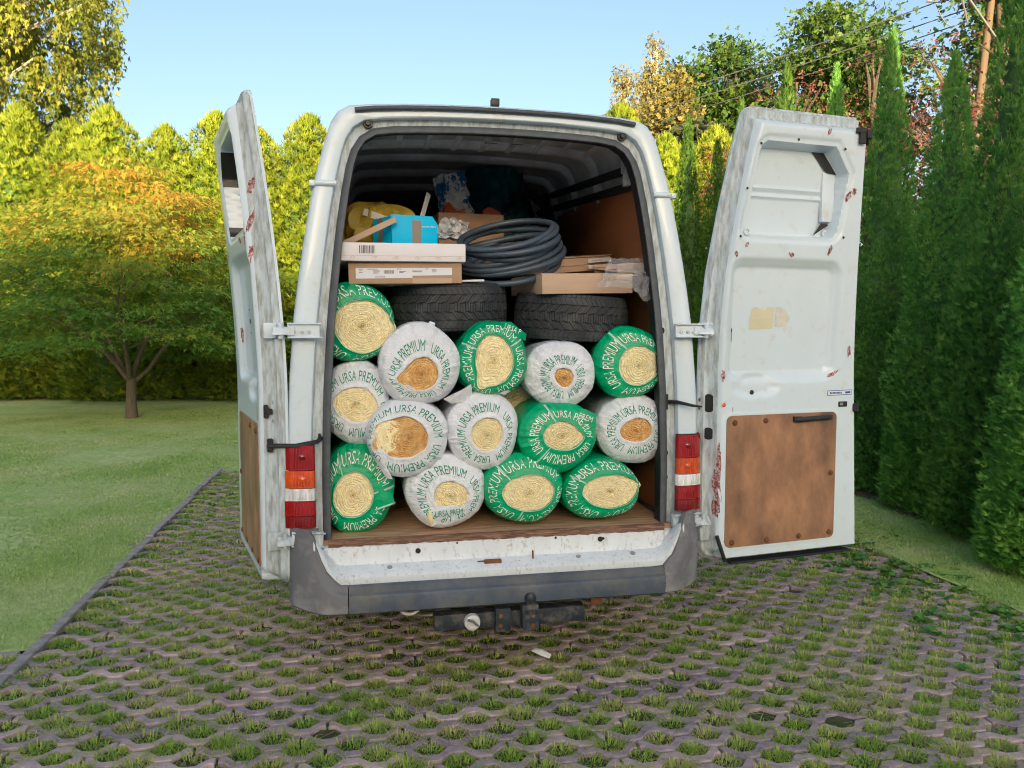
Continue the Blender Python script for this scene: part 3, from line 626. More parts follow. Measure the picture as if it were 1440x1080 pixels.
# right door
dR, Y, F = door(-1, (.985, .05, 0), R_(8), False)
def dab(d, Y, s, z, w_, h_, rot, seed, m='primer', off=.0012):
    r = random.Random(seed); o = []
    for k in range(18):
        a = 2 * math.pi * k / 18; q = 1 + r.uniform(-.28, .28); x, y = w_ * q * math.cos(a), h_ * q * math.sin(a)
        o.append((s + x * math.cos(rot) - y * math.sin(rot), z + x * math.sin(rot) + y * math.cos(rot)))
    b = MB(); b.add([(p, Y(p, q, off), q) for p, q in o] + [(s, Y(s, z, off), z)], [(k, (k + 1) % 18, 18) for k in range(18)]); b.build('paint_dab', m, d, smooth=0)
for i, q in enumerate([(.595, 2.59, .008, .032, -.5), (.775, 2.31, .013, .018, 0), (.745, 2.285, .011, .026, -.5), (.17, 2.03, .009, .015, -.5), (.115, 1.985, .011, .013, -.4), (.43, 1.99, .016, .011, -.4), (.66, 2.02, .009, .03, -.35), (.825, 1.515, .012, .032, 0), (.735, 1.40, .036, .009, .5), (.078, 1.40, .011, .028, 0), (.066, .96, .009, .10, 0), (.062, .85, .012, .09, .08), (.06, .75, .012, .05, .0), (.11, .585, .018, .006, 0)]): dab(dR, Y, *q, i)
for i, q in enumerate([(.135, 1.622, .0045, .011, 0), (.136, 1.59, .0022, .028, 0), (.125, 1.43, .002, .01, 0), (.135, 1.235, .0018, .012, 0)]): dab(dR, Y, *q, 50 + i, 'ink')
b = MB(); yy = lambda s, z: Y(s, z, .0015)
def patch(d, Y, name, pts, m, off=.002):
    b = MB(); n = len(pts); b.add([(s, Y(s, z, off), z) for s, z in pts], [tuple(range(n))]); return b.build(name, m, d, smooth=0, fixn=False)
patch(dR, Y, 'tape_piece', [(.238, 1.682), (.246, 1.72), (.262, 1.738), (.295, 1.728), (.318, 1.72), (.335, 1.735), (.372, 1.735), (.374, 1.684)], 'tape'); patch(dR, Y, 'tape_piece', [(.238, 1.680), (.374, 1.682), (.370, 1.630), (.30, 1.628), (.233, 1.626)], 'tape')
patch(dR, Y, 'tape_piece', [(.384, 1.64), (.386, 1.735), (.415, 1.738), (.45, 1.718), (.475, 1.682), (.455, 1.645), (.41, 1.636)], 'tape_clear')
stk = patch(dR, Y, 'sticker', [(.70, 1.288), (.855, 1.29), (.855, 1.316), (.70, 1.314)], 'blueink'); patch(dR, Y, 'sticker_face', [(.703, 1.291), (.852, 1.293), (.852, 1.313), (.703, 1.311)], 'sticker', .003)
for k in range(9): s = .715 + k * .0085; patch(dR, Y, 'sticker_mark', [(s, 1.297), (s + .006, 1.297), (s + .006, 1.306), (s, 1.306)], 'blueink', .004)
patch(dR, Y, 'sticker_mark', [(.812, 1.297), (.845, 1.298), (.845, 1.308), (.812, 1.307)], 'blueink', .004)
b = MB(); s0, s1, z = .50, .71, 1.175; b.tube([(s0, F(1, .012), z - .003), (s0 + .02, F(1, .03), z), (s1 - .03, F(1, .03), z + .006), (s1, F(1, .012), z + .006)], .0125, 8, flat=1.1); b.box((s0 - .012, F(1, .02), z - .014), (s0 + .035, F(1, .004), z + .014)); b.box((s1 - .04, F(1, .02), z - .008), (s1 + .012, F(1, .004), z + .016)); b.build('pull_handle', 'rubber', dR, smooth=50)
def disc(d, Y, name, s, z, r, m, off=.0025, thick=0, dom=None):
    b = MB(); y = Y(s, z, off); sg = 1 if Y(s, z, 1) > Y(s, z, 0) else -1
    b.lathe(dom or [(0, .002), (r * .8, .0018), (r, 0)], 16, Matrix.Translation((s, y, z)) @ Matrix.Rotation(R_(-90) * sg, 4, 'X')); return b.build(name, m, d, smooth=50)
disc(dR, Y, 'plug_hole', .256, 1.315, .0125, 'black'); disc(dR, Y, 'rubber_plug', .083, 1.26, .011, 'lens_amber')
for s, z in ((.21, 2.50), (.42, 2.533), (.695, 2.508), (.15, 2.291), (.13, 2.068), (.735, 2.085)): disc(dR, Y, 'screw_hole', s, z, .0065, 'black')
for s, z, m in ((.168, 2.092, 'paint'), (.685, 2.11, 'black')): disc(dR, Y, 'window_boss', s, z, .017, 'paint', .003, dom=[(.019, 0), (.018, .008), (.011, .008), (.010, .001), (0, .001)]) 
# pocket bracket, and black patches painting the unlit gaps in the window recess
b = MB(); b.box((.64, Y(.5, 2.2, .004), 2.165), (.715, Y(.5, 2.2, .028), 2.41)); b.build('window_bracket', 'paint', dR, bevel=.006)
patch(dR, lambda s, z, o: Y(.55, 2.4, o), 'dark_gap_patch', [(.56, 2.505), (.64, 2.505), (.735, 2.42), (.725, 2.40), (.66, 2.405)], 'black', .012); patch(dR, lambda s, z, o: Y(.55, 2.2, o), 'dark_gap_patch', [(.60, 2.095), (.70, 2.155), (.65, 2.16)], 'black', .012)
# top latch, lock strikers, edge slots
b = MB(); b.box((.745, F(2.55, .004), 2.585), (.815, F(2.55, .02), 2.612)); b.box((.765, F(2.55, .004), 2.535), (.80, F(2.55, .022), 2.59)); b.box((.80, F(2.55, 0), 2.56), (.83, F(2.55, .03), 2.6)); b.build('top_latch', 'black', dR, bevel=.004, seg=1)
b = MB(); b.box((.772, F(1.2, .0), 1.228), (.828, F(1.2, .004), 1.256)); b.build('latch_plate', 'black', dR, bevel=.002, seg=1); b = MB(); b.box((.865, F(1.2, -.02), 1.20), (.905, F(1.2, .006), 1.243)); b.build('side_latch', 'black', dR, bevel=.003, seg=1); MB().box((.78, F(1.2, .004), 1.236), (.80, F(1.2, .0055), 1.25)).build('latch_tongue', 'steel', dR)
def slot(d, Y, s, z, hx, hz, m='black'):
    b = MB(); o = [(s + hx * math.cos(a), z + (hz - hx) * (1 if math.sin(a) > 0 else -1) + hx * math.sin(a)) for a in [2 * math.pi * (k + .5) / 16 for k in range(16)]]
    b.slab([(p, Y(p, q, .004), q) for p, q in o], (0, 0.001, 0)); b.build('edge_slot', m, d, smooth=0)
slot(dR, Y, .034, 1.265, .013, .045); slot(dR, Y, .034, 1.115, .013, .03, 'rubber'); 
for z in (1.28, 1.24): disc(dR, Y, 'rust_spot', .008, z, .010, 'rust')
b = MB(); b.tube([(.055 + .05 * t, Y(.12, .6, .004), .615 - .13 * t) for t in (0, .33, .66, 1)],   .010, 8); b.build('rubber_stop', 'rubber', dR, smooth=50)
b = MB(); b.box((.14, -.105, ZB - .012), (.88, -.03, ZB - .002)); b.build('bottom_seal', 'rubber', dR, bevel=.005, seg=1)
b = MB(); z = 1.625; b.box((-.02, -.07, z - .034), (.036, -.02, z + .034)); hp = b.build('door_hinge', 'paint', dR, bevel=.006)
for dz in (-.016, .016): c = MB(); c.cyl((.018, -.068, z + dz), (.018, -.078, z + dz), .013, 10); c.build('hinge_bolt', 'grime', dR, bevel=.002, seg=1)
b = MB(); z = .64; b.box((-.02, -.075, z - .05), (.035, -.025, z + .05)); b.build('door_hinge', 'grime', dR, bevel=.006)
# left door, swung further round
dL, Y, F = door(1, (-.975, .0, 0), R_(105), True)
for i, q in enumerate([(.13, 1.20, .006, .10, 0), (.125, .98, .005, .12, 0), (.13, 2.02, .02, .03, .3), (.11, 2.26, .010, .04, .1), (.10, 2.10, .006, .05, .1), (.30, 2.035, .05, .012, .3), (.09, 1.95, .006, .05, 0), (.72, 1.6, .012, .04, 0), (.8, 2.0, .012, .03, 0)]): dab(dL, Y, *q, 80 + i)
for z, r_ in ((1.72, .005), (1.665, .013), (1.61, .005)): disc(dL, Y, 'panel_hole', .45, z, r_, 'black')
b = MB(); z = 1.265; b.box((.028, .066, z - .03), (.05, .086, z + .03)); b.box((.018, .05, z - .012), (.052, .08, z + .012)); b.build('edge_latch', 'black', dL, bevel=.004, seg=1)
for dz in (-.042, .042): disc(dL, Y, 'latch_bolt', .035, 1.265 + dz, .009, 'grime', .006)
b = MB(); z = 1.115; b.box((.02, .05, z - .03), (.045, .075, z + .03)); b.build('strap_anchor', 'black', dL, bevel=.004, seg=1)
b = MB(); z = 1.62; b.box((.0, .03, z - .034), (.022, .085, z + .034)); b.build('door_hinge', 'paint', dL, bevel=.006)
for dz in (-.016, .016): disc(dL, Y, 'hinge_bolt', .035, z + dz, .012, 'grime', .008)
b = MB(); z = .70; b.box((.0, .02, z - .05), (.022, .085, z + .03)); b.build('door_hinge', 'grime', dL, bevel=.006)
b = MB(); b.tube([(.11, .085, .66), (.13, .09, .58), (.16, .085, .52)], .016, 8); b.build('rubber_stop', 'rubber', dL, smooth=50)
# check straps
mw = dL.matrix_local
p0 = Matrix.Translation(dL.location) @ dL.rotation_euler.to_matrix().to_4x4() @ Vector((.03, .075, 1.115))
b = MB(); b.tube([p0, p0.lerp(Vector((-.83, -.01, 1.13)), .55) + Vector((0, -.02, -.008)), (-.84, .0, 1.128), (-.825, .04, 1.14)], .011, 8, flat=.7); b.tube([(-.832, .03, 1.125), (-.832, .03, 1.16)], .006, 6); b.build('check_strap', 'rubber', van, smooth=50)
b = MB(); b.tube([(.83, .05, 1.272), (.855, -.01, 1.275), (.91, -.06, 1.262), (.95, -.08, 1.258)], [.010, .009, .007, .004], 8); b.box((.80, .035, 1.235), (.825, .05, 1.31)); b.build('check_arm', 'black', van, smooth=50)

# ---------------------------------------------------------------- cargo: rolls of glass wool
def roll(label, kind, u, z, v, rx, rz, hu, hz, hrx, hrz, seed, nrep=3, ta=.22, tb=.6, ph=0., wool='wool', yaw=0., pitch=0., jag=.05, skew=None, txt=True, length=1.05, core=(0, 0), deep=None):
    if deep:      # same roll pushed further in behind the door seal: keep its look by scaling about the eye level
        k_ = (3.49 + deep) / (3.49 + v); u, z, v = -.638 + (u + .638) * k_, 1.62 + (z - 1.62) * k_, deep; rx, rz, hu, hz, hrx, hrz = [q * k_ for q in (rx, rz, hu, hz, hrx, hrz)]
    o = thing('insulation_roll', label, 'insulation roll', u, v, z, yaw, pitch, group='rolls of glass wool stacked in the van')
    r = np.random.RandomState(seed); N = 120; n1, n2, n3 = r.uniform(0, 6.28, 3); rx *= 1.025; rz *= 1.025
    def outer(th): k = 1 + .022 * np.sin(3 * th + n1) + .014 * np.sin(5 * th + n2) + .03 * (np.abs(np.sin(2 * th)) - .5) * .6; return rx * np.cos(th) * k, rz * np.sin(th) * k
    def hole(th):
        k = 1 + jag * np.sin(2 * th + n2) + jag * .7 * np.sin(3 * th + n3) + jag * .25 * np.sin(9 * th + n1)
        if skew:
            for (a, wd, am) in skew: d = (th - a + np.pi) % (2 * np.pi) - np.pi; k = k + am * np.exp(-(d / wd) ** 2)
        return hu + hrx * np.cos(th) * k, hz + hrz * np.sin(th) * k
    cre = [(r.uniform(0, 6.28), r.uniform(.012, .05), r.uniform(-.010, .006), r.uniform(-.35, .35), r.uniform(.15, .6)) for _ in range(64)]
    def crease(th, t):
        o_ = 0 * th
        for a, wd, am, sk, t0 in cre: d = (th - a - sk * t + np.pi) % (2 * np.pi) - np.pi; o_ = o_ + am * np.exp(-(d / wd) ** 2) * np.clip((t - t0) * 3, 0, 1)
        return o_
    wr = [(r.randint(14, 40), r.uniform(0, 6.28), r.uniform(.4, 1)) for _ in range(5)]
    def face(th, t):
        ox, oz = outer(th); hx, hz_ = hole(th); x = hx + (ox - hx) * t; z_ = hz_ + (oz - hz_) * t
        y = .048 * np.maximum(t, 0) ** 3.4 + .006 * np.sin(2 * th + n3) * t
        y = y + crease(th, t)
        y = y - .006 * np.exp(-((t - .05) / .06) ** 2)
        return x, y, z_
    th = np.linspace(0, 2 * np.pi, N, endpoint=False); rows = []
    hx, hz_ = hole(th); rows.append(np.stack([hx, .055 + 0 * hx, hz_], 1)); rows.append(np.stack([hx, .012 + 0 * hx, hz_], 1))
    for t in (0, .05, .12, .2, .3, .4, .5, .6, .7, .78, .85, .91, .955, .985):
        x, y, z_ = face(th, t); rows.append(np.stack([x, y, z_], 1))
    ox, oz = outer(th); cr = crease(th, 1.) * .55
    for s, y in ((1.0, .068), (1.012, .085), (1.02, .115), (1.02, .2), (1.015, .5), (1.01, length)): rows.append(np.stack([ox * (s + cr * 3), y + 0 * ox, oz * (s + cr * 3)], 1))
    b = MB(); b.grid([[tuple(p) for p in q] for q in rows], wrap=True); b.add([tuple(p) for p in rows[-1]], [tuple(range(N))])
    b.build('wrapper', 'film_w' if kind == 'w' else 'film_g', o, smooth=70)
    # rolled wool with its spiral layers
    turns = r.uniform(7.5, 9.5); rr = []; cu, cv = hu + core[0], hz + core[1]
    for q in np.linspace(0.02, 1, 44):
        x = cu + (hx * 1.0 + (hx - hu) * .06 - cu) * q; z_ = cv + (hz_ + (hz_ - hz) * .06 - cv) * q
        wob = .08 * np.sin(2 * th + n1) * q + .05 * np.sin(5 * th + n2 + 3 * q); f = turns * (q + wob * .35) * max(hrx, hrz) / .09 - th / (2 * np.pi)
        f = f + .3 * np.sin(2 * th + 4 * q + n2) + .16 * np.sin(3 * th - 6 * q + n1) + .10 * np.sin(5 * th + 8 * q); y = .012 - .006 * np.abs(np.sin(np.pi * f)) ** .6 + .004 * np.array([noise.noise(Vector((a * 60, b_ * 60, seed))) for a, b_ in zip(x, z_)]) + .0025 * np.array([noise.noise(Vector((a * 170, b_ * 170, seed + 5))) for a, b_ in zip(x, z_)]) + r.normal(0, .0011, N) - .008 * (1 - q * q)
        rr.append(np.stack([x, y, z_], 1))
    b = MB(); b.grid([[tuple(p) for p in q] for q in rr], wrap=True); b.add([tuple(p) for p in rr[0]], [tuple(range(N))]); b.build('glass_wool', wool, o, smooth=50, fixn=False)
    if txt:
        s = 'URSA PREMIUM   ' * nrep; vs, fs = text_mesh(s, 1.0); xs = np.array([p[0] for p in vs]); ys = np.array([p[1] for p in vs]); wd = xs.max() * (1 + .6 / nrep / 12)
        tq = ph - 2 * np.pi * xs / wd; tt = ta + (tb - ta) * ys / .72; x, y, z_ = face(tq, tt)
        b = MB(); b.add(list(zip(x, y - .0022, z_)), fs); b.build('lettering', 'txt_g' if kind == 'w' else 'txt_w', o, smooth=0, fixn=False)
    if kind == 'g':
        for a in (ph + .08, ph + .08 - 2 * np.pi / nrep * r.choice([1, 2])):
            q = np.array([a - .028, a + .028]); b = MB(); b.grid([[tuple(np.array(face(q[k], t)) - [0, .0015, 0]) for k in (0, 1)] for t in np.linspace(.03, .96, 9)]); b.build('film_seam', 'seam', o, smooth=40, fixn=False)
        q = np.linspace(0, 2 * np.pi, 121); b = MB(); b.grid([[tuple(np.array(face(a, t)) - [0, .0012, 0]) for a in q] for t in (0.002, .035)]); b.build('film_edge', 'seam', o, smooth=40, fixn=False)
    o['_f'] = 0; del o['_f']
    return o, face
def flap(o, pts, m, name='film_flap', th=.0012):   # torn film: outline of (x, y, z) in roll axes, a ridged sheet
    n = len(pts); c = Vector((0, 0, 0))
    for p in pts: c += Vector(p)
    c /= n; c.y -= .012; b = MB(); mid = [tuple((Vector(p) + c) / 2 + Vector((0, -.004, 0))) for p in pts]
    b.add([tuple(p) for p in pts] + mid + [tuple(c)], [(i, (i + 1) % n, n + (i + 1) % n, n + i) for i in range(n)] + [(n + i, n + (i + 1) % n, 2 * n) for i in range(n)])
    return b.build(name, m, o, smooth=60, fixn=False)
def flat_text(parent, s, at, h, m, xs=1., rot=0., y=-.0015, name='lettering', arc=None):
    vs, fs = text_mesh(s, 1.0, xs); c, q = math.cos(rot), math.sin(rot); k = h / .72
    b = MB(); b.add([(at[0] + (x * c - z * q) * k, at[1] + y, at[2] + (x * q + z * c) * k) for x, z in vs], fs); return b.build(name, m, parent, smooth=0, fixn=False)
pi = math.pi
o, f = roll('green wrapped wool roll with widest yellow face, highest on the left above a white roll', 'g', -.672, 1.658, .06, .178, .178, .035, -.018, .128, .116, 1, 3, .30, .86, 2.35, jag=.03, skew=[(-.1, .3, .15)], deep=.11)
o, f = roll('white wrapped wool roll with orange core, below the left tyre', 'w', -.38, 1.465, .03, .185, .186, .006, -.043, .076, .076, 2, 3, .18, .52, 3.3, 'wool_o', jag=.03, skew=[(3.35, .3, .45), (4.0, .4, .15)])
flap(o, [(-.09, .012, -.065), (-.06, .0, -.09), (0, .01, -.115), (.02, .03, -.155), (-.05, .04, -.16), (-.10, .03, -.12)], 'film_w')
flap(o, [(.03, .06, .175), (.05, .05, .20), (.075, .05, .19), (.07, .06, .165)], 'film_w')
o, f = roll('green wrapped wool roll standing under the gap between the two tyres', 'g', -.034, 1.487, .05, .167, .172, 0, -.005, .092, .115, 3, 3, .24, .74, 2.6, jag=.03, skew=[(4.1, .3, .35)])
flap(o, [(.03, .03, .135), (.02, .05, .175), (.09, .055, .175), (.165, .05, .115), (.155, .03, .085), (.10, .01, .11)], 'film_g'); flat_text(o, 'URSA P', (.045, .03, .145), .026, 'txt_w', .72, -.38, -.03)
flap(o, [(.04, .02, -.12), (.10, .03, -.14), (.06, .04, -.172), (.02, .03, -.165)], 'film_w')
o, f = roll('white wrapped wool roll with smallest core hole, below the right tyre', 'w', .294, 1.409, .07, .172, .162, .014, -.013, .045, .045, 4, 3, .16, .52, 2.75, 'wool_o', jag=.06, yaw=-.10)
o, f = roll('green wrapped wool roll at top right beside the right door seal', 'g', .635, 1.465, .06, .175, .173, .045, -.014, .098, .093, 5, 3, .24, .68, 2.1, jag=.03, yaw=-.22, deep=.10)
o, f = roll('white wrapped wool roll squeezed against left seal below the green top left roll', 'w', -.672, 1.294, .03, .150, .19, 0, -.006, .088, .082, 6, 3, .26, .66, 2.2, jag=.05, skew=[(-.2, .3, .15)], deep=.10)
flap(o, [(.105, .03, .10), (.125, .02, .11), (.145, .03, .02), (.13, .03, -.08), (.09, .02, -.14), (.06, .02, -.13), (.10, .01, -.04)], 'film_w')
flap(o, [(-.07, .05, .165), (-.02, .03, .185), (.05, .05, .175), (.02, .05, .15), (-.05, .03, .145)], 'film_w')
o, f = roll('white wrapped wool roll torn wide open over yellow and orange wool', 'w', -.439, 1.127, .02, .185, .178, -.019, .004, .115, .09, 7, 3, .30, .72, 1.9, 'wool_o', jag=.05, skew=[(2.6, .35, .32), (3.4, .4, .3)], core=(.03, 0))
flap(o, [(-.175, .03, -.045), (-.13, .0, -.035), (-.09, .0, -.07), (-.10, .01, -.12), (-.07, .0, -.185), (-.10, .02, -.18), (-.15, .035, -.10)], 'film_w')
MBp = MB(); rr = [[(-.095 + .062 * q * math.cos(a) * (1 + .2 * math.sin(3 * a)), .004 - .008 * (1 - q) + .0016 * math.sin(q * 34 + a + 2 * math.sin(3 * a)) + .006 * noise.noise(Vector((q * 3 * math.cos(a), q * 3 * math.sin(a), 4))), .012 + .085 * q * math.sin(a) * (1 + .1 * math.sin(2 * a + 1))) for a in [2 * pi * k / 48 for k in range(48)]] for q in [.05 + .95 * i / 18 for i in range(19)]]
MBp.grid(rr, wrap=True); MBp.build('loose_wool', 'wool', o, smooth=50, fixn=False)
o, f = roll('white wrapped wool roll with round yellow core in the middle of the stack', 'w', -.084, 1.149, .04, .168, .186, .014, -.014, .076, .078, 8, 3, .24, .60, 2.9, jag=.03)
flap(o, [(-.15, .03, .13), (-.19, .01, .155), (-.10, .0, .20), (-.055, .02, .225), (-.05, .04, .17), (-.08, .03, .14)], 'film_w')
o, f = roll('green wrapped wool roll with deep set core just right of the stack centre', 'g', .278, 1.11, .03, .190, .168, .014, .01, .092, .068, 9, 3, .22, .62, 1.85, jag=.05, skew=[(-.1, .25, .15)])
flap(o, [(.06, .005, .06), (.06, .02, .12), (.13, .02, .135), (.19, .03, .105), (.185, .02, .04), (.12, .0, .045)], 'film_g'); flat_text(o, 'PREM', (.085, .0, .098), .028, 'txt_w', .8, -.35, -.016)
o, f = roll('white wrapped wool roll with orange core leaning on the right door seal', 'w', .650, 1.136, .05, .175, .170, .018, -.001, .076, .058, 10, 3, .20, .56, 2.2, 'wool_o', jag=.05, yaw=-.18, deep=.10)
o, f = roll('green wrapped wool roll at bottom left standing on the plywood floor', 'g', -.668, .897, .03, .162, .208, -.02, -.022, .088, .103, 11, 3, .30, .76, 2.05, jag=.03, deep=.10)
flap(o, [(.075, .01, .03), (.10, .0, .05), (.16, .03, -.03), (.17, .02, -.07), (.09, .0, -.10), (.085, .0, -.06)], 'film_g'); flap(o, [(.08, .0, -.10), (.09, -.002, -.088), (.175, .015, -.065), (.17, .02, -.078)], 'seam')
o, f = roll('white wrapped wool roll on the floor with film folded across its core', 'w', -.261, .868, .05, .188, .174, .02, -.021, .085, .066, 12, 3, .28, .62, 2.8, jag=.05)
flap(o, [(-.065, .0, -.06), (.0, -.012, -.062), (.10, -.01, -.066), (.11, .0, -.10), (.02, .01, -.125), (-.07, .012, -.165), (-.09, .015, -.12)], 'film_w'); flat_text(o, 'URSA PREM', (-.055, -.006, -.115), .03, 'txt_g', .62, .08, -.012)
flap(o, [(-.085, .005, -.07), (-.07, .002, -.08), (-.055, .01, -.15), (-.075, .015, -.165), (-.095, .01, -.12)], 'wool', 'loose_wool')
o, f = roll('green wrapped wool roll on the floor, third from the left in the bottom row', 'g', .114, .868, .04, .190, .170, .017, -.018, .122, .090, 13, 3, .32, .82, 2.3, jag=.03)
flap(o, [(-.11, .02, .09), (-.06, .01, .12), (.01, .02, .155), (-.04, .05, .172), (-.13, .04, .12), (-.15, .03, .08)], 'film_g')
o, f = roll('flattened green wrapped wool roll on the floor at bottom right', 'g', .501, .842, .05, .192, .148, .037, -.002, .142, .078, 14, 3, .34, .86, 2.5, jag=.04, skew=[(.3, .3, .12)])
flap(o, [(-.17, .04, .06), (-.12, .0, .085), (-.08, .02, .06), (-.10, .0, -.02), (-.14, .02, .0)], 'film_w')
o, f = roll('dark green roll set back in the gap behind the centre rolls', 'g', .13, 1.27, .35, .16, .16, 0, 0, .07, .07, 15, 3, .3, .7, 2.2)
o, f = roll('green roll end lying far back among rolls near the right wall', 'g', .62, .86, .42, .15, .15, 0, 0, .06, .06, 16, 3, .3, .7, 2.0)

# ---------------------------------------------------------------- tyres
def tyre(label, u, z, v, rx, ry, seed):
    o = thing('tyre', label, 'tyre', u, v, z, .3 * seed, rx, ry, group='winter tyres lying flat on the rolls')
    R, Wt = .298, .112
    b = MB(); b.lathe([(.19, -.085), (.20, -.098), (.24, -.112), (.272, -.108), (.287, -.092), (.2905, -.06), (.291, 0), (.2905, .06), (.287, .092), (.272, .108), (.24, .112), (.20, .098), (.19, .085), (.20, .06), (.26, .05), (.26, -.05), (.20, -.06)], 72, closed=True)
    b.build('carcass', 'tyre', o, smooth=40)
    t = MB(); N = 72; r = random.Random(seed)
    ribs = [(-.098, -.064, .35), (-.058, -.025, -.5), (-.019, .019, .0), (.025, .058, .5), (.064, .098, -.35)]
    for k, (z0, z1, sl) in enumerate(ribs):
        for i in range(N):
            for q in (0, 1) if k in (1, 2, 3) else (0,):
                a0 = 2 * pi * (i + q * .5 + .05) / N; a1 = 2 * pi * (i + (q + 1) * .5 * (1 if k in (1, 2, 3) else 2) - .06) / N; sh = sl * 2 * pi / N; vs = []
                for rad in (.286, None):
                    for a, zz, s in ((a0, z0, -sh), (a1, z0, -sh), (a1, z1, sh), (a0, z1, sh)):
                        zig = .0025 * (1 if (i + q) % 2 else -1) * (k in (1, 2, 3)); rr_ = rad or (R - .010 * (abs(zz) / .098) ** 4 - .0006 * r.random()); vs.append((rr_ * math.cos(a + s), rr_ * math.sin(a + s), zz + zig))
                t.add(vs, [(4, 5, 6, 7), (0, 1, 5, 4), (1, 2, 6, 5), (2, 3, 7, 6), (3, 0, 4, 7)])
    for sg in (-1, 1):      # shoulder lugs
        for i in range(N):
            a0 = 2 * pi * (i + .06) / N; a1 = 2 * pi * (i + .94) / N; vs = []
            for rad, zz in ((.2985, .098), (.29, .108), (.276, .1125)):
                for a in (a0, a1): vs.append(((rad - .009) * math.cos(a), (rad - .009) * math.sin(a), sg * (zz - .006)));
                for a in (a0, a1): vs.append((rad * math.cos(a), rad * math.sin(a), sg * zz)) if False else None
            vo = []
            for rad, zz in ((.2885, .098), (.286, .107), (.274, .1125)): vo += [(rad * math.cos(a0), rad * math.sin(a0), sg * (zz + .0015)), (rad * math.cos(a1), rad * math.sin(a1), sg * (zz + .0015))]
            t.add(vo, [(0, 1, 3, 2), (2, 3, 5, 4)])
    tr = t.build('tread', 'tread', o, smooth=20, fixn=True); tr['kind'] = 'stuff'
    b = MB(); b.lathe([(.2725, .1128), (.270, .1142), (.2675, .1128)], 72); b.lathe([(.235, .1125), (.232, .1148), (.228, .1125)], 72); b.build('sidewall_rib', 'tyre', o, smooth=40); return o
tyre('worn winter tyre lying flat on the left under the cardboard boxes', -.205, 1.742, .44, .035, -.035, 1)
tyre('worn winter tyre lying flat on the right under the long brown carton', .44, 1.690, .44, .06, .02, 2)

# ---------------------------------------------------------------- boxes and loose goods on top
def boxthing(name, label, cat, u, v, z, sx, sy, sz, m, rz=0, rx=0, ry=0, bev=.004, group=None, part='carton'):
    o = thing(name, label, cat, u, v, z, rz, rx, ry, group=group); b = MB().box((-sx / 2, 0, 0), (sx / 2, sy, sz)); b.build(part, m, o, bevel=bev); return o
def sheet_on(o, name, x0, z0, x1, z1, m, y=-.0015): b = MB().box((x0, y, z0), (x1, y + .001, z1)); return b.build(name, m, o)
o = boxthing('cardboard_box', 'brown cardboard box with a white shipping label, under the white box', 'box', -.435, .13, 1.838, .522, .5, .098, 'card', R_(-1), 0, R_(-1.0))
lb = MB(); lb.add([(-.228, -.001, .024), (.03, -.001, .026), (.03, -.001, .036), (.215, -.001, .038), (.215, -.001, .072), (-.228, -.001, .072)], [(0, 1, 2, 3, 4, 5)]); lab = lb.build('shipping_label', 'label', o, smooth=0, fixn=False)
r = random.Random(9); b = MB()
def bars(b, x0, x1, z0, z1, y, r, wmin=.0008, wmax=.003):
    x = x0
    while x < x1: q = r.uniform(wmin, wmax); b.add([(x, y, z0), (min(x + q, x1), y, z0), (min(x + q, x1), y, z1), (x, y, z1)], [(0, 1, 2, 3)]); x += q + r.uniform(wmin, wmax)
bars(b, -.10, -.055, .046, .062, -.0016, r, .0006, .0015); bars(b, .03, .075, .052, .06, -.0016, r, .0006, .0015)
for x0, x1, z in ((-.215, -.195, .066), (-.213, -.198, .058), (-.214, -.197, .05), (-.175, -.13, .066), (-.15, -.12, .058), (-.15, -.12, .053), (-.15, -.125, .048), (-.04, -.02, .066), (-.03, -.0, .055), (-.03, -.01, .05), (.09, .105, .066), (.12, .14, .062), (.12, .145, .057), (.12, .14, .052)): b.box((x0, -.0018, z), (x1, -.0016, z + .0022))
b.build('label_print', 'ink', o, smooth=0); flat_text(o, '02-201004-08', (-.14, -.001, .029), .007, 'ink', .8)
sheet_on(o, 'tape_strip', .03, .0, .215, .024, 'card2', -.0012)
o = boxthing('white_box', 'long flat white box with a barcode, on top of the labelled cardboard box', 'box', -.446, .10, 1.938, .574, .5, .083, 'card_w', R_(.6), 0, R_(-.4))
b = MB(); bars(b, -.20, -.13, .034, .07, -.0012, random.Random(2), .0012, .004); b.build('barcode', 'ink', o, smooth=0, fixn=False)
for i in range(6): x = -.24 + i * .097; b = MB(); b.tube([(x, -.0005, .012), (x + .008, -.0015, .022), (x + .02, -.0005, .02), (x + .012, -.0015, .010)], .0011, 4); b.build('lid_tab', 'card2', o, smooth=0)
MB().box((-.29, -.001, .0235), (.29, .0, .0245)).build('lid_seam', 'card2', o)
o = thing('blue_box', 'bright blue cardboard box with brown packing tape, on the white box', 'box', -.375, .40, 2.022, R_(4)); b = MB()
b.slab([(-.112, 0, 0), (.115, 0, 0), (.115, 0, .13), (.09, 0, .168), (-.118, 0, .172)], (0, .30, 0)); b.build('carton', 'card_b', o, bevel=.003)
b = MB(); b.add([(-.116, .002, 0), (-.195, .12, 0), (-.195, .12, .155), (-.118, .002, .165)], [(0, 1, 2, 3)]); b.build('side_flap', 'card_b', o, smooth=0)
sheet_on(o, 'packing_tape', -.012, 0, .034, .145, 'ptape'); b = MB(); b.add([(-.152, .05, 0), (-.170, .078, 0), (-.170, .078, .158), (-.152, .05, .16)], [(0, 1, 2, 3)]); b.v = [(x - .002, y - .003, z) for x, y, z in b.v]; b.build('packing_tape', 'ptape', o, smooth=0)
flat_text(o, 'ammen Allon', (.036, 0, .112), .010, 'txt_w', .95)
o = thing('sack', 'crumpled yellow green plastic sack behind the blue box', 'sack', -.56, .80, 2.03); rows = []
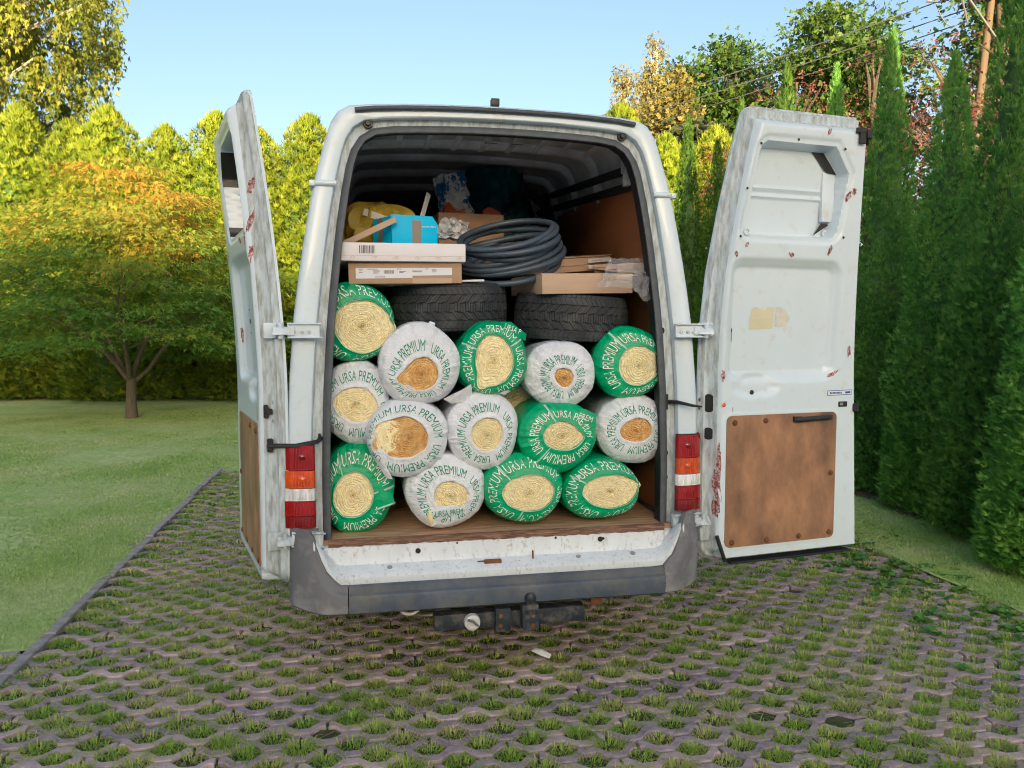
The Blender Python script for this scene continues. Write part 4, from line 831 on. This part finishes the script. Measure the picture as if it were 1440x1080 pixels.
for j in range(17):
    t = j / 16; row = []
    for i in range(40):
        a = 2 * pi * i / 40; q = (1 - (2 * t - 1) ** 4) ** .5 if 0 < t < 1 else 0; fo = 1 + .10 * math.sin(9 * a + 5 * t) + .08 * math.sin(17 * a - 8 * t)
        row.append((.24 * math.cos(a) * q * fo * (1 - .25 * t), .20 * math.sin(a) * q * fo, .02 + .25 * t + .015 * math.sin(6 * a + 3)))
    rows.append(row)
b = MB(); b.grid(rows, wrap=True); b.build('sack_film', 'bag_y', o, smooth=35)
def plank(name, label, cat, p, q, wd, th, m):
    p, q = Vector(p), Vector(q); o = thing(name, label, cat, p.x, p.y, p.z); d = q - p; b = MB(); s = Vector((0, 0, 1)).cross(d).normalized(); n = d.normalized().cross(s)
    b.slab([-n * wd / 2 - s * th / 2, n * wd / 2 - s * th / 2, n * wd / 2 + s * th / 2, -n * wd / 2 + s * th / 2], d); b.build('strip', m, o, bevel=.0015, seg=1); return o
plank('cardboard_strip', 'bent brown cardboard strip leaning from left seal onto the blue box', 'cardboard strip', (-.72, .28, 2.03), (-.47, .36, 2.165), .028, .012, 'card2')
plank('metal_profile', 'pale strip of trim standing upright behind the blue box', 'trim strip', (-.36, .66, 2.08), (-.275, .74, 2.36), .03, .008, 'bag_w')
plank('metal_profile', 'short bright trim strip lying on the yellow green sack', 'trim strip', (-.62, .62, 2.235), (-.46, .55, 2.17), .035, .02, 'card_w')
plank('wooden_slat', 'thin wooden slat end crossing behind the blue box', 'slat', (-.48, .75, 2.24), (-.28, .70, 2.19), .03, .012, 'card2')
plank('white_trim', 'thin white trim end poking out between cardboard box and left tyre', 'trim strip', (-.25, .20, 1.854), (-.065, .15, 1.858), .010, .02, 'card_w')
o = thing('open_carton', 'open brown carton in the middle behind the coil of hose', 'box', 0, 1.0, 2.0, R_(5)); b = MB()
b.box((-.20, 0, 0), (.19, .012, .30)); b.box((-.20, .30, 0), (.19, .312, .30)); b.box((-.20, .013, 0), (-.188, .299, .30)); b.box((.178, .013, 0), (.19, .299, .30)); b.box((-.187, .013, 0), (.177, .299, .012)); b.build('carton', 'card', o, bevel=.002, seg=1)
o = thing('red_part', 'orange red moulded piece standing in the open carton, left of the printed bag', 'plastic part', -.10, 1.06, 2.22); b = MB(); b.slab([(-.06, 0, 0), (.07, 0, 0), (.065, 0, .12), (.02, 0, .10), (-.03, 0, .155), (-.06, 0, .13)], (0, .05, 0)); b.build('shell', 'orange', o, bevel=.008)
o = thing('red_part', 'orange red moulded piece standing in the open carton, right of the printed bag', 'plastic part', .12, 1.06, 2.22); b = MB(); b.slab([(-.05, 0, 0), (.07, 0, 0), (.06, 0, .10), (-.01, 0, .135), (-.05, 0, .11)], (0, .05, 0)); b.build('shell', 'orange', o, bevel=.008)
def crumpled(name, label, cat, u, v, z, sx, sz, dp, m, seed, rz=0, rx=0, ry=0, part='film', amp=.02):
    o = thing(name, label, cat, u, v, z, rz, rx, ry); rows = []
    for j in range(21):
        t = j / 20; rows.append([(sx * (i / 20 - .5) * (1 - .3 * t * (seed % 2)) + amp * noise.noise(Vector((i * .31, j * .31, seed))), dp * math.sin(pi * i / 20) * -1 + amp * 1.6 * noise.noise(Vector((i * .4, j * .4, seed + 9))), sz * t + amp * noise.noise(Vector((i * .3, j * .3, seed + 20)))) for i in range(21)])
    b = MB(); b.grid(rows); rows2 = [[(p[0], .03 + dp * .3, p[2]) for p in q] for q in rows]; b.grid(rows2); b.build(part, m, o, smooth=25); return o
crumpled('printed_bag', 'white and blue printed bag sticking out of the open carton', 'bag', -.06, 1.13, 2.25, .19, .30, .05, 'bag_print', 4, 0, 0, R_(-12), 'bag_film')
o = crumpled('white_bag', 'bunched clear and white plastic between blue box and open carton', 'plastic bag', -.16, .60, 2.10, .20, .10, .05, 'bag_w', 3, 0, 0, R_(6))
crumpled('teal_sack', 'dark green sack slumped deep inside the van behind the open carton', 'sack', .26, 1.75, 2.2, .55, .50, .14, 'teal', 7)
crumpled('teal_cloth', 'dark teal cloth lying behind the hose coil', 'cloth', .22, 1.2, 2.16, .26, .17, .06, 'teal', 6)
# coil of corrugated hose
o = thing('hose_coil', 'coil of blue grey corrugated hose lying tilted on the boxes', 'hose coil', .115, .46, 2.035, 0, R_(21), R_(-10)); LO = 9; r = random.Random(5); N = LO * 330; path = []; rad = []
offs = [(r.uniform(-.014, .014), r.uniform(-.014, .014), r.uniform(-.05, .05), r.uniform(0, 6.28), r.uniform(-.018, .018)) for _ in range(LO + 1)]
for i in range(N):
    a = 2 * pi * i / 330; L = i / 330; k = int(L); t = L - k; mixv = [offs[k][j] * (1 - sstep(t)) + offs[k + 1][j] * sstep(t) for j in range(5)]
    R = .225 + mixv[4] + .016 * math.sin(2 * a + mixv[3]); h = (L / LO - .5) * .20 + .012 * math.sin(a + mixv[3])
    path.append((mixv[0] + R * math.cos(a) * 1.08, mixv[1] + R * math.sin(a), h + mixv[2] * R * math.cos(a + 1))); rad.append(.0165 if i % 2 else .0142)
b = MB(); b.tube(path, rad, 8); b.build('corrugated_hose', 'conduit', o, smooth=60, fixn=False)
o = thing('wire_ring', 'dark coil of cable hung deep inside by the right wall', 'cable coil', .46, 1.62, 2.40, 0, R_(80)); b = MB()
for k in range(6): b.tube([((.12 + .008 * k) * math.cos(a), (.115 + .007 * k) * math.sin(a), .012 * (k % 3) - .01) for a in [2 * pi * i / 48 for i in range(49)]], .008, 6)
b.build('cable', 'rubber', o, smooth=60)
# flat cartons on the right
o = boxthing('cardboard_box', 'long pale cardboard carton lying on the right tyre', 'box', .455, .17, 1.802, .47, .62, .098, 'card2', R_(3), R_(1.5), R_(-1.2))
b = MB(); b.box((-.235, .02, .0985), (.235, .6, .1)); b.build('top_flap', 'card2', o)
def stack(o, n, sx, sy, th, m, r, part='carton'):
    z = 0
    for k in range(n): t = th * r.uniform(.8, 1.2); b = MB().box((-sx / 2 + r.uniform(-.012, .012), r.uniform(-.008, .008), z), (sx / 2 + r.uniform(-.012, .012), sy, z + t - .0015)); b.build(part, m, o, bevel=.0015, seg=1); z += t
    return z
r = random.Random(6)
o = thing('folded_cartons', 'stack of folded brown cartons beneath plastic film by the right seal', 'cartons', .68, .30, 1.905, R_(-24), R_(2), R_(-1)); stack(o, 4, .30, .42, .015, 'card', r)
b = MB(); b.box((-.03, -.012, .004), (.15, -.006, .058)); b.build('end_flap', 'card2', o, bevel=.002, seg=1); b = MB(); b.tube([(-.14, -.012, .03), (.03, -.014, -.004), (.16, -.012, .01)], .005, 6); b.build('strap', 'rubber', o, smooth=60)
o = thing('flat_parcels', 'flat brown parcels with white end labels lying right of the hose coil', 'parcels', .545, .62, 1.945, R_(24), R_(3), R_(-6)); h = stack(o, 2, .46, .5, .038, 'card2', r)
sheet_on(o, 'end_label', .05, .043, .22, .066, 'label', -.011); sheet_on(o, 'end_label', .05, .010, .22, .031, 'label', -.011)
for z in (.054, .020): flat_text(o, 'GAAD AMAT', (.075, -.010, z - .004), .009, 'ink', 1.1)
b = MB(); b.slab([(-.23, -.004, .077), (.23, -.004, .077), (.23, .5, .079), (-.23, .5, .079)], (0, 0, .004)); b.build('lid', 'card2', o)
o = thing('plastic_film', 'crumpled clear plastic film hanging over the pale carton at right', 'plastic film', .67, .12, 1.83); rows = []
for j in range(15):
    t = j / 14; rows.append([(-.10 + .25 * i / 18 - .08 * (1 - t) * (i < 6) + .014 * noise.noise(Vector((i * .6, j * .6, 2))) , -.03 + .16 * max(0, t - .45) + .03 * noise.noise(Vector((i * .55, j * .55, 7))) + .05 * abs(i / 18 - .5), .15 * t ** .8 - (.075 * math.exp(-((i / 18 - .62) / .17) ** 2)) * (1 - t) + .014 * noise.noise(Vector((i * .5, j * .5, 11)))) for i in range(19)])
b = MB(); b.grid(rows); b.build('film_sheet', 'bubble', o, smooth=18, fixn=False)
# litter on the paving
o = thing('paper_scrap', 'torn white scrap of paper lying on the paving behind the van', 'paper', .20, .09, .03, R_(-20)); b = MB(); b.add([(-.05, .02, .01), (.0, -.012, .004), (.05, -.035, .0), (.055, -.01, .012), (.01, .02, .022), (-.03, .035, .02), (.0, .008, .024)], [(0, 1, 6), (1, 2, 6), (2, 3, 6), (3, 4, 6), (4, 5, 6), (5, 0, 6)]); b.build('sheet', 'sticker', o, smooth=0)

# ---------------------------------------------------------------- vegetation
def fans(C, D, S, L, rs, nf=5, spread=1.0, wid=.22, droop=0., tri=False):
    """flat sprays: nf pointed fingers fanned about direction D in the plane (D, S)"""
    n = len(C); V = []; 
    for k in range(nf):
        a = (k / (nf - 1) - .5) * 2 * spread + rs.normal(0, .12, n); l = L * (1 - .35 * np.abs(k / (nf - 1) - .5) * 2) * rs.uniform(.8, 1.15, n)
        d = D * np.cos(a)[:, None] + S * np.sin(a)[:, None]; s = -D * np.sin(a)[:, None] + S * np.cos(a)[:, None]
        base = C + d * (l * .08)[:, None]; mid = C + d * (l * .55)[:, None]; tip = C + d * l[:, None] + np.array([[0, 0, -droop]]) * l[:, None]
        V.append(np.stack([base, mid + s * (l * wid)[:, None], tip, mid - s * (l * wid)[:, None]], 1) if not tri else np.stack([base + (s + d) * (l * wid)[:, None], tip, base - (s - d) * (l * wid)[:, None]], 1))
    V = np.stack(V, 1).reshape(-1, 3); b = np.arange(n * nf)[:, None] * (3 if tri else 4)
    if tri: return V, b + np.array([[0, 1, 2]])
    return V, np.concatenate([b + [0, 1, 2], b + [0, 2, 3]], 1).reshape(-1, 3)
def thuja_mesh(seed, h, r, n, L, m, pw=1.35, tall=.86):
    rs = np.random.RandomState(seed); lobes = [(0, 0, 1., .92)]
    for k in range(14 if pw < 3 else 9): a = k * 2.4 + rs.uniform(-.3, .3); q = rs.uniform(.30, .55) * r * (1 if pw < 3 else 1.35); lobes.append((q * math.cos(a), q * math.sin(a), rs.uniform(.42 if pw < 3 else .86, tall), rs.uniform(.40, .62)))
    C = []; D = []; LT = []
    wts = np.array([1.6] + [l[2] * l[3] for l in lobes[1:]]); wts /= wts.sum()
    for (lx, ly, lh, lr), wq in zip(lobes, wts):
        k = int(n * wq); t = 1 - np.sqrt(rs.rand(k)); t = np.where(rs.rand(k) < (.4 if pw < 3 else .85), rs.rand(k), t * .98); a = rs.uniform(0, 2 * np.pi, k)
        prof = np.minimum(1, .80 + t * 1.2) * np.maximum(0, 1 - t ** pw) ** .85 + .012
        lump = 1 + .13 * np.sin(5 * a + 9 * t * h / 2 + seed) * np.sin(7 * t * h + 2 * a + lx * 9) + .10 * np.sin(3 * a - 5 * t * h) + .07 * np.sin(11 * a + 17 * t * h)
        R = r * lr * prof * lump * (1 - .32 * rs.rand(k) ** 2.2); x = lx * (1 - t ** 2) + R * np.cos(a); y = ly * (1 - t ** 2) + R * np.sin(a); z = .05 + t * h * lh
        out = np.stack([np.cos(a), np.sin(a), 0 * a], 1); up = np.array([[0, 0, 1.]])
        LT.append(np.full(k, rs.uniform(-.2, .2))); C.append(np.stack([x, y, z], 1)); tn = np.stack([-np.sin(a), np.cos(a), 0 * a], 1); D.append(nrm(out * rs.uniform(.15, .75, k)[:, None] + up * (rs.uniform(.15, 1.0, k) + 1.4 * t ** 3)[:, None] + tn * rs.normal(0, .5, k)[:, None] + rs.normal(0, .12, (k, 3))))
    C = np.concatenate(C); D = np.concatenate(D); S = nrm(nrm(np.cross(np.array([[0, 0, 1.]]), D)) + rs.normal(0, .42, D.shape)); S = nrm(S - D * (S * D).sum(1, keepdims=True))
    V, F = fans(C, D, S, L * rs.uniform(.7, 1.25, len(C)), rs, 5, .7, .10, 0, True)
    base = np.concatenate(LT) + rs.normal(.45, .2, len(C)) + .25 * np.sin(C[:, 2] * 6 + C[:, 0] * 9) * np.sin(C[:, 1] * 8); tint = np.repeat(base, 5) + np.tile([-.08, 0, .1, 0, -.08], len(C))
    crown = tri_obj('crown', V, F, tint, m, False)
    b = MB(); P = [(.02, .0)] + [(r * .60 * min(1, .78 + t * 1.3) * max(.02, (1 - t ** pw)) ** .85, .1 + t * h * .9) for t in [i / 12 for i in range(13)]]; b.lathe(P, 18)  # opaque core of inner foliage, put in to block light through the crown
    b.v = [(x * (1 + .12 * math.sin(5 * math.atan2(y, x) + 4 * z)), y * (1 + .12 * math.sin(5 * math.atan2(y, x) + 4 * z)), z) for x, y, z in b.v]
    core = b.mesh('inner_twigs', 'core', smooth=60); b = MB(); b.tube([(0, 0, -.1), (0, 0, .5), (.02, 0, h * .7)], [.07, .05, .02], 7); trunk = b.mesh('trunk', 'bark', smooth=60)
    return crown, core, trunk
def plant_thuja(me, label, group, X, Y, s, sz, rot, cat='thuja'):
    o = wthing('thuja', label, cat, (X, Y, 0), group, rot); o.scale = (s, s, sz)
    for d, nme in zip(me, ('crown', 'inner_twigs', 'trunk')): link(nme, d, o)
    return o
near = [thuja_mesh(11 + k, 4.3, .56, 34000, .072, 'thuja') for k in range(3)]
far_g = [thuja_mesh(31 + k, 4.6, .64, 19000, .095, 'thuja_f') for k in range(2)]
hedge = [thuja_mesh(51 + k, 6.3, 1.0, 22000, .15, 'thuja_y', 6.0, 1.0) for k in range(3)]
ords = ['first', 'second', 'third', 'fourth', 'fifth', 'sixth', 'seventh', 'eighth', 'ninth', 'tenth', 'eleventh', 'twelfth', 'thirteenth', 'fourteenth', 'fifteenth', 'sixteenth', 'seventeenth', 'eighteenth', 'nineteenth', 'twentieth']
row = [(1500, 5.05, 3.3, .6), (1418, 5.9, 4.75, .62), (1328, 6.75, 4.05, .60), (1240, 7.65, 4.55, .56), (1165, 8.6, 4.55, .5), (1097, 9.5, 4.85, .5), (1036, 10.6, 4.75, .48), (1004, 11.5, 4.45, .46), (963, 12.8, 5.15, .5), (924, 14.0, 4.7, .5)]
what = ['short dark green thuja cut by right photo edge, nearest in the right row', 'tallest dark green thuja at right edge of the photo', 'dark green thuja with twin tips between tall edge thuja and yellow tipped one', 'thuja with bright yellow sunlit side right of the open right door', 'thuja whose tip shows above the right end of the right door', 'yellow tipped thuja behind the middle of the right door', 'thuja just behind the hinge edge of the right door', 'slim thuja left of the right door, nearer the door', 'slim yellow tipped thuja between the van roof corner and right door', 'thuja half hidden behind the right side of the van']
for k, ((xp, d, h, rad), lb) in enumerate(zip(row, what)):
    me = (near if d < 9 else far_g)[k % (3 if d < 9 else 2)]; H0 = 4.3 if d < 9 else 4.6; X = (xp - 720) / 1081 * d
    plant_thuja(me, lb, 'thujas in the row right of the drive', X, d, rad / .64, (h - .12) / H0, k * 2.1)
hx = [-20.5, -19.2, -17.9, -16.6, -15.3, -14.0, -12.75, -11.6, -10.35, -9.3, -8.1, -6.95, -5.9, -4.7, -3.5, -2.3, -1.1, .1, 1.3, 2.5, 3.6, 4.8, 6.0]
for k, X in enumerate(hx):
    h = [6.8, 7.0, 6.7, 6.9, 7.0, 6.9, 6.8, 7.1, 6.75, 6.95, 6.6, 6.95, 6.5, 6.8, 6.6, 6.7, 6.4, 6.9, 6.3, 7.0, 6.4, 6.6, 6.4][k]
    plant_thuja(hedge[k % 3], (ords[6 - k] + ' back hedge thuja beyond the left photo edge, counted leftwards' if k < 7 else ords[k - 7] + ' sunlit back hedge thuja counted from left photo edge' if X < -4 else ords[k - 13] + ' back hedge thuja behind the van, counted from its left side'), 'thujas of the back hedge behind lawn and van', X, 18.3 + .25 * math.sin(k * 1.9), 1.14 + .06 * math.sin(k * 3), (h - .3) / 6.3, k * 1.7)
def limbs(pts, r0, r1, n=7):
    b = MB(); return b.tube(pts, [r0 + (r1 - r0) * i / (len(pts) - 1) for i in range(len(pts))], n)
# Japanese maple on the lawn
mp = wthing('maple_tree', 'spreading Japanese maple with orange top standing on the left lawn', 'maple tree', (-7.06, 14.2, 0)); rs = np.random.RandomState(8)
b = MB(); b.tube([(0, 0, -.1), (0, 0, .05), (.0, 0, .3), (.01, 0, .62), (.02, 0, .75)], [.15, .115, .095, .09, .08], 10); mtr = b
tips = []
for k in range(9):
    a = k * 2.4 + .6; el = [.95, 1.15, .8, 1.3, 1.0, 1.2, .9, 1.1, 1.4][k]; p = Vector((0, 0, .62 + .04 * (k % 3))); pts = [p]; d = Vector((math.cos(a) * math.cos(el), math.sin(a) * math.cos(el), math.sin(el)))
    for i in range(7): d = (d + Vector((math.cos(a) * .06, math.sin(a) * .06, -.02)) + Vector(rs.normal(0, .09, 3))).normalized(); p = p + d * .42; pts.append(p)
    mtr.tube(pts, [.044 - .0055 * i for i in range(len(pts))], 7); tips.append(pts)
    for q in range(4):
        st = pts[2 + q]; a2 = a + rs.uniform(-1.3, 1.3); mtr.tube([st, st + Vector((math.cos(a2) * .5, math.sin(a2) * .5, .22)), st + Vector((math.cos(a2) * 1.0, math.sin(a2) * 1.0, .3))], [.016, .011, .005], 5)
mtr.build('trunk', 'bark', mp, smooth=60)
C = []; D = []; T = []
for k in range(300):
    a = rs.uniform(0, 2 * pi); q = rs.rand() ** .5; top = 4.55 * (1 - .42 * q ** 2.2); bot = 1.05 + .3 * rs.rand() + .8 * (1 - q) ** 1.2; top += rs.normal(0, .22); z = bot + (top - bot) * rs.rand() ** (.62 if q < .75 else .9)
    cx, cy = 2.6 * q * math.cos(a), 2.2 * q * math.sin(a); pr = rs.uniform(.3, .62); n = 95
    th = rs.uniform(0, 2 * pi, n); rr = pr * np.sqrt(rs.rand(n)); x = cx + rr * np.cos(th) * 1.25; y = cy + rr * np.sin(th); zz = z - .35 * rr ** 2 / pr + rs.normal(0, .035, n) - .12 * (np.hypot(x, y) / 2.6) ** 3
    C.append(np.stack([x, y, zz], 1)); out = np.stack([x - cx * .6, y - cy * .6, -.25 + 0 * x], 1); D.append(nrm(nrm(out) + rs.normal(0, .45, (n, 3)) * [1, 1, .5]))
    T.append(np.clip(.28 + .95 * ((zz - 2.6 + .25 * np.sin(x * 2.2)) / 1.7).clip(-.3, 1) * .62 + rs.normal(0, .15, n) + rs.normal(0, .16), 0, 1))  # orange towards the top: partly leaf colour, partly sunlight put into the tint
C = np.concatenate(C); D = np.concatenate(D); S = nrm(np.cross(D, np.array([[0, 0, 1.]]) + rs.normal(0, .35, D.shape))); V, F = fans(C, D, S, rs.uniform(.07, .12, len(C)), rs, 3, .8, .17, .15)
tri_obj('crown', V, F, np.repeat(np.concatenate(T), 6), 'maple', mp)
# generic broad-leaved crowns: clumps along limbs
def tree(name, label, cat, loc, h, crown_z, rx, rz, nclump, nleaf, leaf, m, bark, seed, clump=.5, nf=3, droop=.1, hang=0., group=None, cone=0., flat=1., gap=.0):
    o = wthing(name, label, cat, loc, group); rs = np.random.RandomState(seed); b = MB(); top = h * .92
    pts = [(0, 0, -.2)] + [(rs.normal(0, .06) * h / 8, rs.normal(0, .06) * h / 8, top * i / 7) for i in range(1, 8)]; b.tube(pts, [max(.02, h * .016 * (1 - .9 * i / 7)) for i in range(8)], 8); C = []; D = []; T = []
    for k in range(nclump):
        v = nrm(rs.normal(0, 1, 3)); q = rs.rand() ** .42; zc = crown_z + v[2] * rz * q; kx = 1 - cone * max(0, min(1, (zc - crown_z + rz) / (2 * rz)))
        c = np.array([v[0] * rx * q * kx, v[1] * rx * q * kx, zc])
        if k < 40:
            st = Vector((0, 0, max(.3, min(top, zc - rz * .35)))); b.tube([st, st.lerp(Vector(c), .5) + Vector((0, 0, .05 * rz)), Vector(c)], [h * .006, h * .004, h * .0015], 5)
        n = int(nleaf * rs.uniform(.6, 1.3)); g = rs.normal(0, .5, (n, 3)) * clump * np.array([1, 1, .62 * flat]); 
        if hang: g[:, 2] -= rs.rand(n) * hang; g[:, :2] *= .45
        P = c + g; C.append(P); D.append(nrm(nrm(g + v * .25) * .6 + rs.normal(0, .6, (n, 3)) + np.array([0, 0, -.5 if hang else .05]))); T.append(np.clip(rs.normal(.45, .2, n) + rs.normal(0, .15), 0, 1))
    C = np.concatenate(C); D = np.concatenate(D); S = nrm(np.cross(D, rs.normal(0, 1, D.shape))); V, F = fans(C, D, S, leaf * rs.uniform(.7, 1.3, len(C)), rs, nf, .9, .24, droop)
    tri_obj('crown', V, F, np.repeat(np.concatenate(T), 2 * nf), m, o); b.build('trunk', bark, o, smooth=60, fixn=False); return o
tree('birch_tree', 'large birch with drooping leafy twigs over the hedge at top left', 'birch tree', (-14.9, 21.5, 0), 15, 11.0, 4.1, 4.2, 520, 70, .13, 'birch', 'bark_b', 3, .5, 3, .3, 1.1)
tree('birch_tree', 'thin yellowed birch left of the far trees, over the van roof', 'birch tree', (4.25, 30, 0), 12.4, 8.6, 1.25, 3.4, 130, 46, .11, 'goldbirch', 'bark_b', 4, .42, 3, .3, .55, group='far trees behind the right thuja row', cone=.5)
tree('birch_tree', 'tallest yellowed birch behind the right corner of the van roof', 'birch tree', (5.6, 30.8, 0), 13.9, 9.6, 1.35, 3.9, 150, 46, .11, 'goldbirch', 'bark_b', 5, .42, 3, .3, .55, group='far trees behind the right thuja row', cone=.55)
tree('pine_tree', 'golden pine in front of the yellowed birches', 'pine tree', (5.5, 27, 0), 10.6, 6.6, 1.5, 3.9, 170, 70, .16, 'goldbirch', 'bark', 6, .5, 5, 0, 0, group='far trees behind the right thuja row', cone=.5)  # needles take the same olive yellow as the birches
tree('pine_tree', 'grey green pine low behind the right corner of the van', 'pine tree', (5.0, 21, 0), 7.0, 4.6, 1.6, 2.6, 160, 70, .17, 'pine', 'bark', 7, .5, 5, 0, 0, group='far trees behind the right thuja row', cone=.3)
tree('ash_tree', 'dark green tree right of the yellowed birches, shorter of two', 'tree', (7.1, 32, 0), 12.9, 9.2, 1.5, 3.6, 60, 150, .20, 'broad', 'bark', 8, .85, 3, .1, 0, group='far trees behind the right thuja row', flat=.7)
tree('ash_tree', 'dark green tree just left of the right door, taller of two', 'tree', (8.7, 31, 0), 13.4, 8.0, 1.75, 5.2, 90, 150, .20, 'broad', 'bark', 9, .9, 3, .1, 0, group='far trees behind the right thuja row', cone=.35, flat=.7)
tree('robinia_tree', 'big round green tree rising above the right door', 'tree', (11.4, 27, 0), 13.4, 9.4, 2.3, 3.3, 110, 170, .19, 'broad', 'bark', 10, .9, 3, .1, 0, group='far trees behind the right thuja row', flat=.7)
tree('oak_tree', 'dark tree behind the power pole at the top right', 'tree', (13.2, 20, 0), 11, 7.6, 2.4, 3.6, 110, 150, .17, 'broad', 'bark', 12, .8, 3, .1, 0, group='far trees behind the right thuja row')
for k, (X, Y, h, q, lb) in enumerate(((5.15, 14.2, 6.6, 1.0, 'orange leaved plum behind the middle of the right door'), (4.4, 16.2, 5.9, .55, 'small orange leaved plum beside the hinge edge of right door'), (5.45, 11.9, 5.9, .9, 'red plum left of the yellow sided thuja'), (5.75, 10.2, 5.6, 1.1, 'dark red plum between yellow sided thuja and twin tipped thuja'), (6.0, 9.3, 5.5, .9, 'red leaved plum in front of the power pole'))):
    tree('plum_tree', lb, 'plum tree', (X, Y, 0), h, h * .64, q, h * .36, 60, 34, .085, 'plum', 'bark', 20 + k, .34, 2, .1, 0, group='red leaved plums behind the thujas')
tree('shrub', 'dense dark shrub filling the gap behind the near thujas', 'shrub', (5.6, 8.2, 0), 3.2, 1.9, 1.2, 1.7, 70, 60, .12, 'broad', 'bark', 40, .5, 3, .1, 0)
tree('shrub', 'dense dark shrub behind the slim thujas left of the right door', 'shrub', (5.2, 16.5, 0), 3.6, 2.2, 2.2, 2.0, 100, 70, .16, 'broad', 'bark', 41, .6, 3, .1, 0)
tree('shrub', 'dense dark shrub behind the thujas at the right door', 'shrub', (6.2, 11.8, 0), 3.6, 2.0, 1.7, 1.9, 100, 60, .14, 'broad', 'bark', 42, .6, 3, .1, 0)

# ---------------------------------------------------------------- power pole and wires
pp = wthing('power_pole', 'wooden double power pole with crossarm and dark insulators at top right', 'power pole', (9.5, 15.6, -.15))
b = MB(); b.tube([(-.75, 0, -.2), (-.05, 0, 8.6)], [.10, .065], 10); b.build('pole', 'polewood', pp, smooth=60)
b = MB(); b.tube([(.85, .1, -.2), (.12, .1, 8.6)], [.10, .065], 10); b.build('pole', 'polewood', pp, smooth=60)
b = MB(); b.box((-1.4, -.07, 8.05), (1.1, .07, 8.2), X=Matrix.Rotation(R_(12), 4, 'Y') @ Matrix.Translation((-1.7, 0, .02))); b.build('crossarm', 'polewood', pp, bevel=.01)
b = MB(); b.tube([(-.62, -.1, 8.3), (.25, -.1, 7.15)], .022, 6); b.build('brace', 'wire', pp, smooth=60); b = MB(); b.tube([(-.75, -.1, 8.4), (-.58, -.1, 7.75)], .016, 6); b.build('brace', 'wire', pp, smooth=60)
ends = []
def insul(p, q):
    p, q = Vector(p), Vector(q); d = (q - p); n = 9; path = []; rr = []
    for i in range(n * 2): path.append(p + d * i / (n * 2 - 1)); rr.append(.055 if i % 2 else .032)
    b = MB(); b.tube(path, rr, 10); b.build('insulator', 'insul', pp, smooth=30)
insul((-.62, -.05, 8.52), (-1.08, .25, 8.38)); insul((-.60, -.2, 8.42), (-1.02, .1, 8.26)); b = MB(); b.tube([(-1.08, .25, 8.38), (-1.22, .25, 8.33), (-1.02, .1, 8.26)], .02, 6); b.build('yoke', 'steel', pp); insul((-.1, -.1, 8.28), (-.62, .2, 8.18))
def wire(label, p, q, sag, r):
    p, q = Vector(p), Vector(q); o = wthing('power_line', label, 'power line', p, 'wires of the power line'); b = MB(); b.tube([(q - p) * t - Vector((0, 0, sag * 4 * t * (1 - t))) for t in [i / 24 for i in range(25)]], r, 5); b.build('wire', 'wire', o, smooth=60); return o
wire('uppermost wire running left from the power pole', (8.5, 15.9, 8.18), (-10, 36.3, 8.2), .5, .013)
wire('middle wire running left from the power pole', (9.1, 15.85, 8.03), (-10.1, 37.5, 8.1), .5, .013)
wire('lowest wire running left from the power pole', (9.37, 16.2, 7.95), (-7.8, 36.2, 8.0), .5, .013)
wire('slack jumper wire looping between the two insulators', (8.5, 15.9, 8.16), (9.1, 15.85, 8.02), .38, .009)
